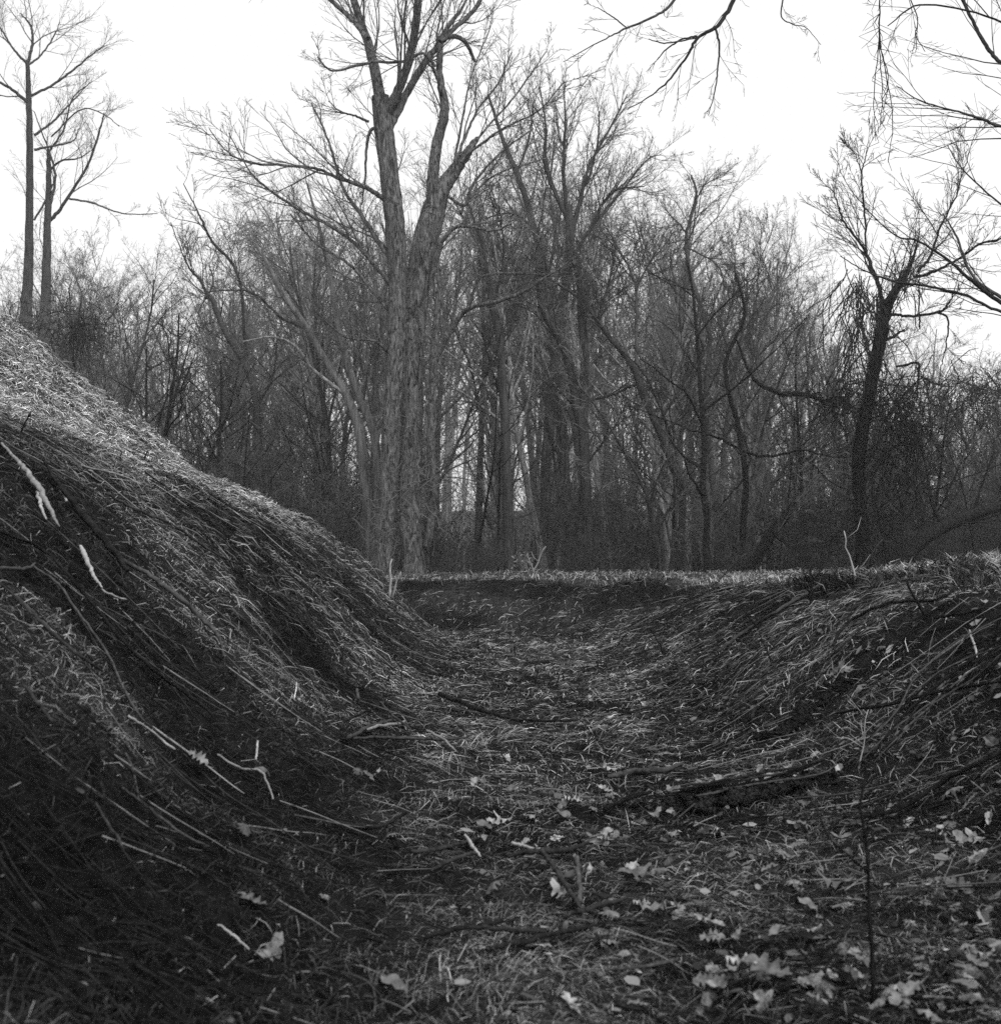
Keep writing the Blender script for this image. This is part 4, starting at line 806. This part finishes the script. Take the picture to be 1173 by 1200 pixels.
def ragged(seed, wd):
    r_ = random.Random(seed); return [(.02, 0)] + [(wd * math.sin(math.pi * (.04 + .92 * t) ** .85) ** .7 * r_.uniform(.72, 1.12), t) for t in [.06 + .09 * k for k in range(11)]] + [(.01, 1)]
LEAVES = [leaf_mesh('oak_leaf', OAK, .4, .45, 1, .11), leaf_mesh('oak_leaf', OAK, -.7, -.4, 2, .10), leaf_mesh('oak_leaf', OAK, 1.2, -.5, 3, .10), leaf_mesh('oval_leaf', ragged(1, .42), 1.0, .8, 4), leaf_mesh('oval_leaf', ragged(2, .36), -1.1, -.7, 5), leaf_mesh('oval_leaf', ragged(3, .55), .6, .6, 6),
          leaf_mesh('oval_leaf', ragged(4, .48), -.5, -.3, 7), leaf_mesh('oval_leaf', ragged(5, .30), .5, 1.6, 8)]
def put_leaf(x, y, s, label, group=None, kind=None, tilt=.45, up=.02):
    k = int(rs.integers(0, 6)) if kind is None else kind
    n_, _, _ = normal(np.array([x]), np.array([y])); n_ = n_[0]
    from mathutils import Vector, Quaternion
    v = Vector(n_ + rs.normal(0, tilt, 3)); v.normalize()
    q = Vector((0, 0, 1)).rotation_difference(v) @ Quaternion((0, 0, 1), rs.uniform(0, 6.283))
    o = link('fallen_leaf', LEAVES[k]); o.rotation_mode = 'QUATERNION'; o.rotation_quaternion = q
    o.location = (x, y, float(height(x, y)) + up + .02 * s); o.scale = (s,) * 3
    return tag(o, label, 'leaf', group)
N = 9000
fx, fy = persp(N, 2.5, 20, -.40, .40); fd = across(fx, fy)
fk = (rg.random(N) < np.where(fd > .2, 1, np.where(fd > -.5, .4, .03)) * (.15 + 1.0 * fbm(fx * 1.8, fy * 1.2, 83, 3)) * np.clip(1.6 - np.abs(fd - .7) * .55, 0, 1)); fx = fx[fk]; fy = fy[fk]; N = len(fx)
fn = normal(fx, fy)[0] + rg.normal(0, .22, (N, 3)); fn /= np.linalg.norm(fn, axis=1, keepdims=True)
fu = np.cross(fn, rg.normal(0, 1, (N, 3))); fu /= np.linalg.norm(fu, axis=1, keepdims=True); fv = np.cross(fn, fu)
fc = np.stack([fx, fy, height(fx, fy) + rg.uniform(.0, .03, N)], -1); fs = rg.uniform(.008, .034, N) * np.clip(.7 + fy / 20, .7, 1.5); V = []
for k in range(6):
    a_ = k / 6 * 6.283; rr_ = fs * rg.uniform(.45, 1.15, N); V.append(fc + fu * (np.cos(a_) * rr_ * 1.35)[:, None] + fv * (np.sin(a_) * rr_ * .75)[:, None] + fn * rg.normal(0, .12, N)[:, None] * fs[:, None])
V = np.stack(V, 1).reshape(-1, 3); fi = np.arange(N)[:, None] * 6
fm = mesh('leaf_litter', V, [np.concatenate([fi + np.array([[0, 1, 2, 3]]), fi + np.array([[0, 3, 4, 5]])])], M['grass'], np.repeat(.02 + .24 * rg.random(N) ** 2.2, 6), smooth=False)
tag(link('leaf_litter', fm), 'torn grey leaf fragments matted over the ditch floor and the foot of the right bank', 'leaf litter', kind='stuff')
SINGLE = [(900, 1165, 1.3, 0, 'large pale oak leaf with long lobes, near right, facing up'), (868, 1160, 1.1, 5, 'pale oak leaf overlapping the large lobed one in the near right'), (978, 985, 1.1, 0, 'bright lobed oak leaf tilted on the foot of the right bank'),
          (985, 1003, 1.0, 3, 'pale oval leaf just below the bright lobed one on the right'), (985, 918, 1.0, 3, 'round grey leaf standing on edge by the charred log end'), (1112, 944, 1.2, 1, 'pale curled leaf on the long black branch low on the right bank'),
          (1165, 888, 1.2, 3, 'bright leaf at the right edge of the right bank'), (564, 978, 1.3, 4, 'pale curled leaf at the centre of the ditch floor'), (590, 975, 1.0, 2, 'thin curled leaf beside the pale curled one at the ditch floor centre'), (531, 957, 1.1, 3, 'small pale leaf standing upright on the ditch floor'),
          (557, 932, .9, 5, 'pale leaf lying alone above the upright leaf on the ditch floor'), (420, 915, .9, 1, 'pale leaf at the left foot of the ditch floor'), (445, 919, .8, 2, 'bright small leaf right of the pale one at the left foot'), (520, 876, .9, 0, 'bright leaf in the stick pile left of the ditch floor'),
          (712, 912, 1.2, 2, 'pale curled leaf at the left end of the smooth level branch'), (745, 1050, 1.5, 3, 'large round grey leaf on the near ditch floor'), (712, 1090, 1.3, 1, 'pale leaf right of the converging sticks'), (765, 1098, 1.5, 5, 'big pale leaf near the large round grey one'),
          (658, 1065, 1.1, 2, 'narrow curled leaf left of the converging sticks'), (712, 986, 1.1, 4, 'grey leaf below the black slanted branch'), (230, 912, 1.1, 5, 'pale ragged leaf low on the left bank'), (288, 987, 1.1, 1, 'pale leaf in the dark at the foot of the left bank'), (310, 915, .9, 4, 'pale leaf under the bent forked twig'),
          (460, 1170, 1.5, 4, 'blurred long pale leaf at the very front of the ditch floor'), (578, 1053, 1.0, 1, 'small pale leaf between the low branches of the near floor'), (1127, 1005, 1.1, 3, 'pale oval leaf low on the right bank near the edge'), (975, 1055, 1.5, 2, 'long pale curled leaf in the near right litter'), (945, 1073, 1.3, 4, 'pale rolled leaf below the long curled one'),
          (907, 1125, 1.2, 3, 'rounded bright leaf in the near right litter above the large lobed leaf'), (960, 1150, 1.3, 0, 'lobed grey leaf in the near right litter'), (1030, 745 + 25, .9, 1, 'pale leaf on the middle of the right bank'), (980, 802, 1.0, 5, 'bright leaf just above the smaller charred log'), (1005, 818, 1.1, 4, 'long pale leaf below the smaller charred log')]
for a, b, s, k, lab in SINGLE:
    g = ray(a, b); put_leaf(g[0], g[1], s, lab, None, k, .25, .035)
n = 0
while n < 225:
    q = rs.random()
    if q < .56: a, b = rs.uniform(610, 1180), 930 + 270 * rs.random() ** .8; where = 'near litter'
    elif q < .72: a, b = rs.uniform(560, 800), rs.uniform(860, 1000); where = 'middle of the ditch floor'
    elif q < .82:
        t = rs.random(); a, b = 780 + t * 175 + rs.normal(0, 6), 944 - t * 42 + rs.normal(0, 7); where = 'lip above the charred log'
    elif q < .91: a, b = rs.uniform(620, 860), rs.uniform(800, 870); where = 'far right foot of the ditch'
    elif q < .96: a, b = rs.uniform(860, 1170), rs.uniform(720, 980); where = 'right bank'
    else: a, b = rs.uniform(180, 560), rs.uniform(880, 1150); where = 'left foot of the ditch'
    g = ray(a, b)
    if where.startswith('near litter'): where += (', lower down' if b > 1100 else ', by the charred log') + (', right of the burned sapling' if a > 1015 else ', left of the burned sapling' if a > 850 else ', towards the centre')
    sz = rs.uniform(.5, 1.1) if where.startswith('near') else rs.uniform(.5, 1.15); lk = int(rs.integers(0, 8)); lt = ('small ' if sz < .8 else 'broad ') + ('oval' if lk > 2 else 'lobed')
    put_leaf(g[0], g[1], sz, f'{lt} leaf on the {where}', f'{lt} leaves on the {where}', lk, .24, .004); n += 1

# ------------------------------------------------------------------ low plants at the far rim
def leafy(px, D, H, c, label, seed, lm='leaf', rx=.5):
    rng = random.Random(seed); bx, by = P3(px, HY, D)[:2]; loc = (bx, by, float(height(bx, by))); t = empty('leafy_shrub', loc); T = Tubes(); V = []; Fq = []
    for k in range(9):
        a = rng.random() * 6.28; s = rng.uniform(.1, .9) * rx; h = H * rng.uniform(.6, 1)
        T.add([(0, 0, -.05), (math.cos(a) * s * .4, math.sin(a) * s * .4, h * .5), (math.cos(a) * s, math.sin(a) * s, h)], [.009, .007, .004], 4)
    for k in range(c):
        a = rng.random() * 6.28; q = math.sqrt(rng.random()) * rx; h = H * (.15 + .85 * rng.random() ** .8); s = rng.uniform(.03, .06); p = np.array((math.cos(a) * q, math.sin(a) * q, h))
        u = np.array([rng.gauss(0, 1) for _ in range(3)]); u /= np.linalg.norm(u); v = np.cross(u, [rng.gauss(0, 1) for _ in range(3)]); v /= np.linalg.norm(v); b = len(V)
        V += [p - u * s, p + v * s * .5, p + u * s, p - v * s * .5]; Fq.append([b, b + 1, b + 2, b + 3])
    link('stems', T.build('stems', M['twig']), t); link('foliage', mesh('foliage', V, [np.array(Fq)], M[lm], smooth=False), t)
    return tag(t, label, 'shrub')
leafy(715, 33.5, .75, 300, 'low shrub still holding small leaves at the far rim, right of centre', 1, 'stick', .75)
leafy(690, 34.5, .5, 140, 'small leafy sprig left of the low leafy shrub on the far rim', 2, 'stick', .4)
leafy(528, 40, 1.6, 420, 'pale-leaved bush just right of the huge tree base', 3, 'leaf', .8)
leafy(540, 43, 1.3, 260, 'second pale-leaved bush behind the first one by the huge tree', 4, 'leaf', .7)
leafy(612, 33.8, .5, 60, 'tuft of pale dead weeds on the far rim at the centre', 5, 'straw', .25)
standing(623, 672, (640, 640), 2.5, 'straw', 'dry_seed_stalk', 'pale slanted stalk standing on the far rim near the centre', 'plant', forks=2, seed=60)
standing(626, 672, (618, 648), 2, 'straw', 'dry_seed_stalk', 'shorter pale stalk leaning left on the far rim near the centre', 'plant', forks=1, seed=61)

# ------------------------------------------------------------------ the damp air
hz = [(-141, 141), (-26, 191), (-1.3, 62)]
hv = [(hz[0][i], hz[1][j], hz[2][k]) for i in (0, 1) for j in (0, 1) for k in (0, 1)]
hm = bpy.data.materials.new('haze'); hm.use_nodes = True; ht = hm.node_tree; ht.nodes.clear()
pv = ht.nodes.new('ShaderNodeVolumePrincipled'); pv.inputs['Color'].default_value = (.95, .95, .95, 1); pv.inputs['Density'].default_value = .0007
ho = ht.nodes.new('ShaderNodeOutputMaterial'); ht.links.new(pv.outputs[0], ho.inputs['Volume'])
he = link('haze', mesh('haze', hv, [np.array([[0, 1, 3, 2], [4, 6, 7, 5], [0, 4, 5, 1], [2, 3, 7, 6], [0, 2, 6, 4], [1, 5, 7, 3]])], hm, smooth=False))
tag(he, kind='stuff')
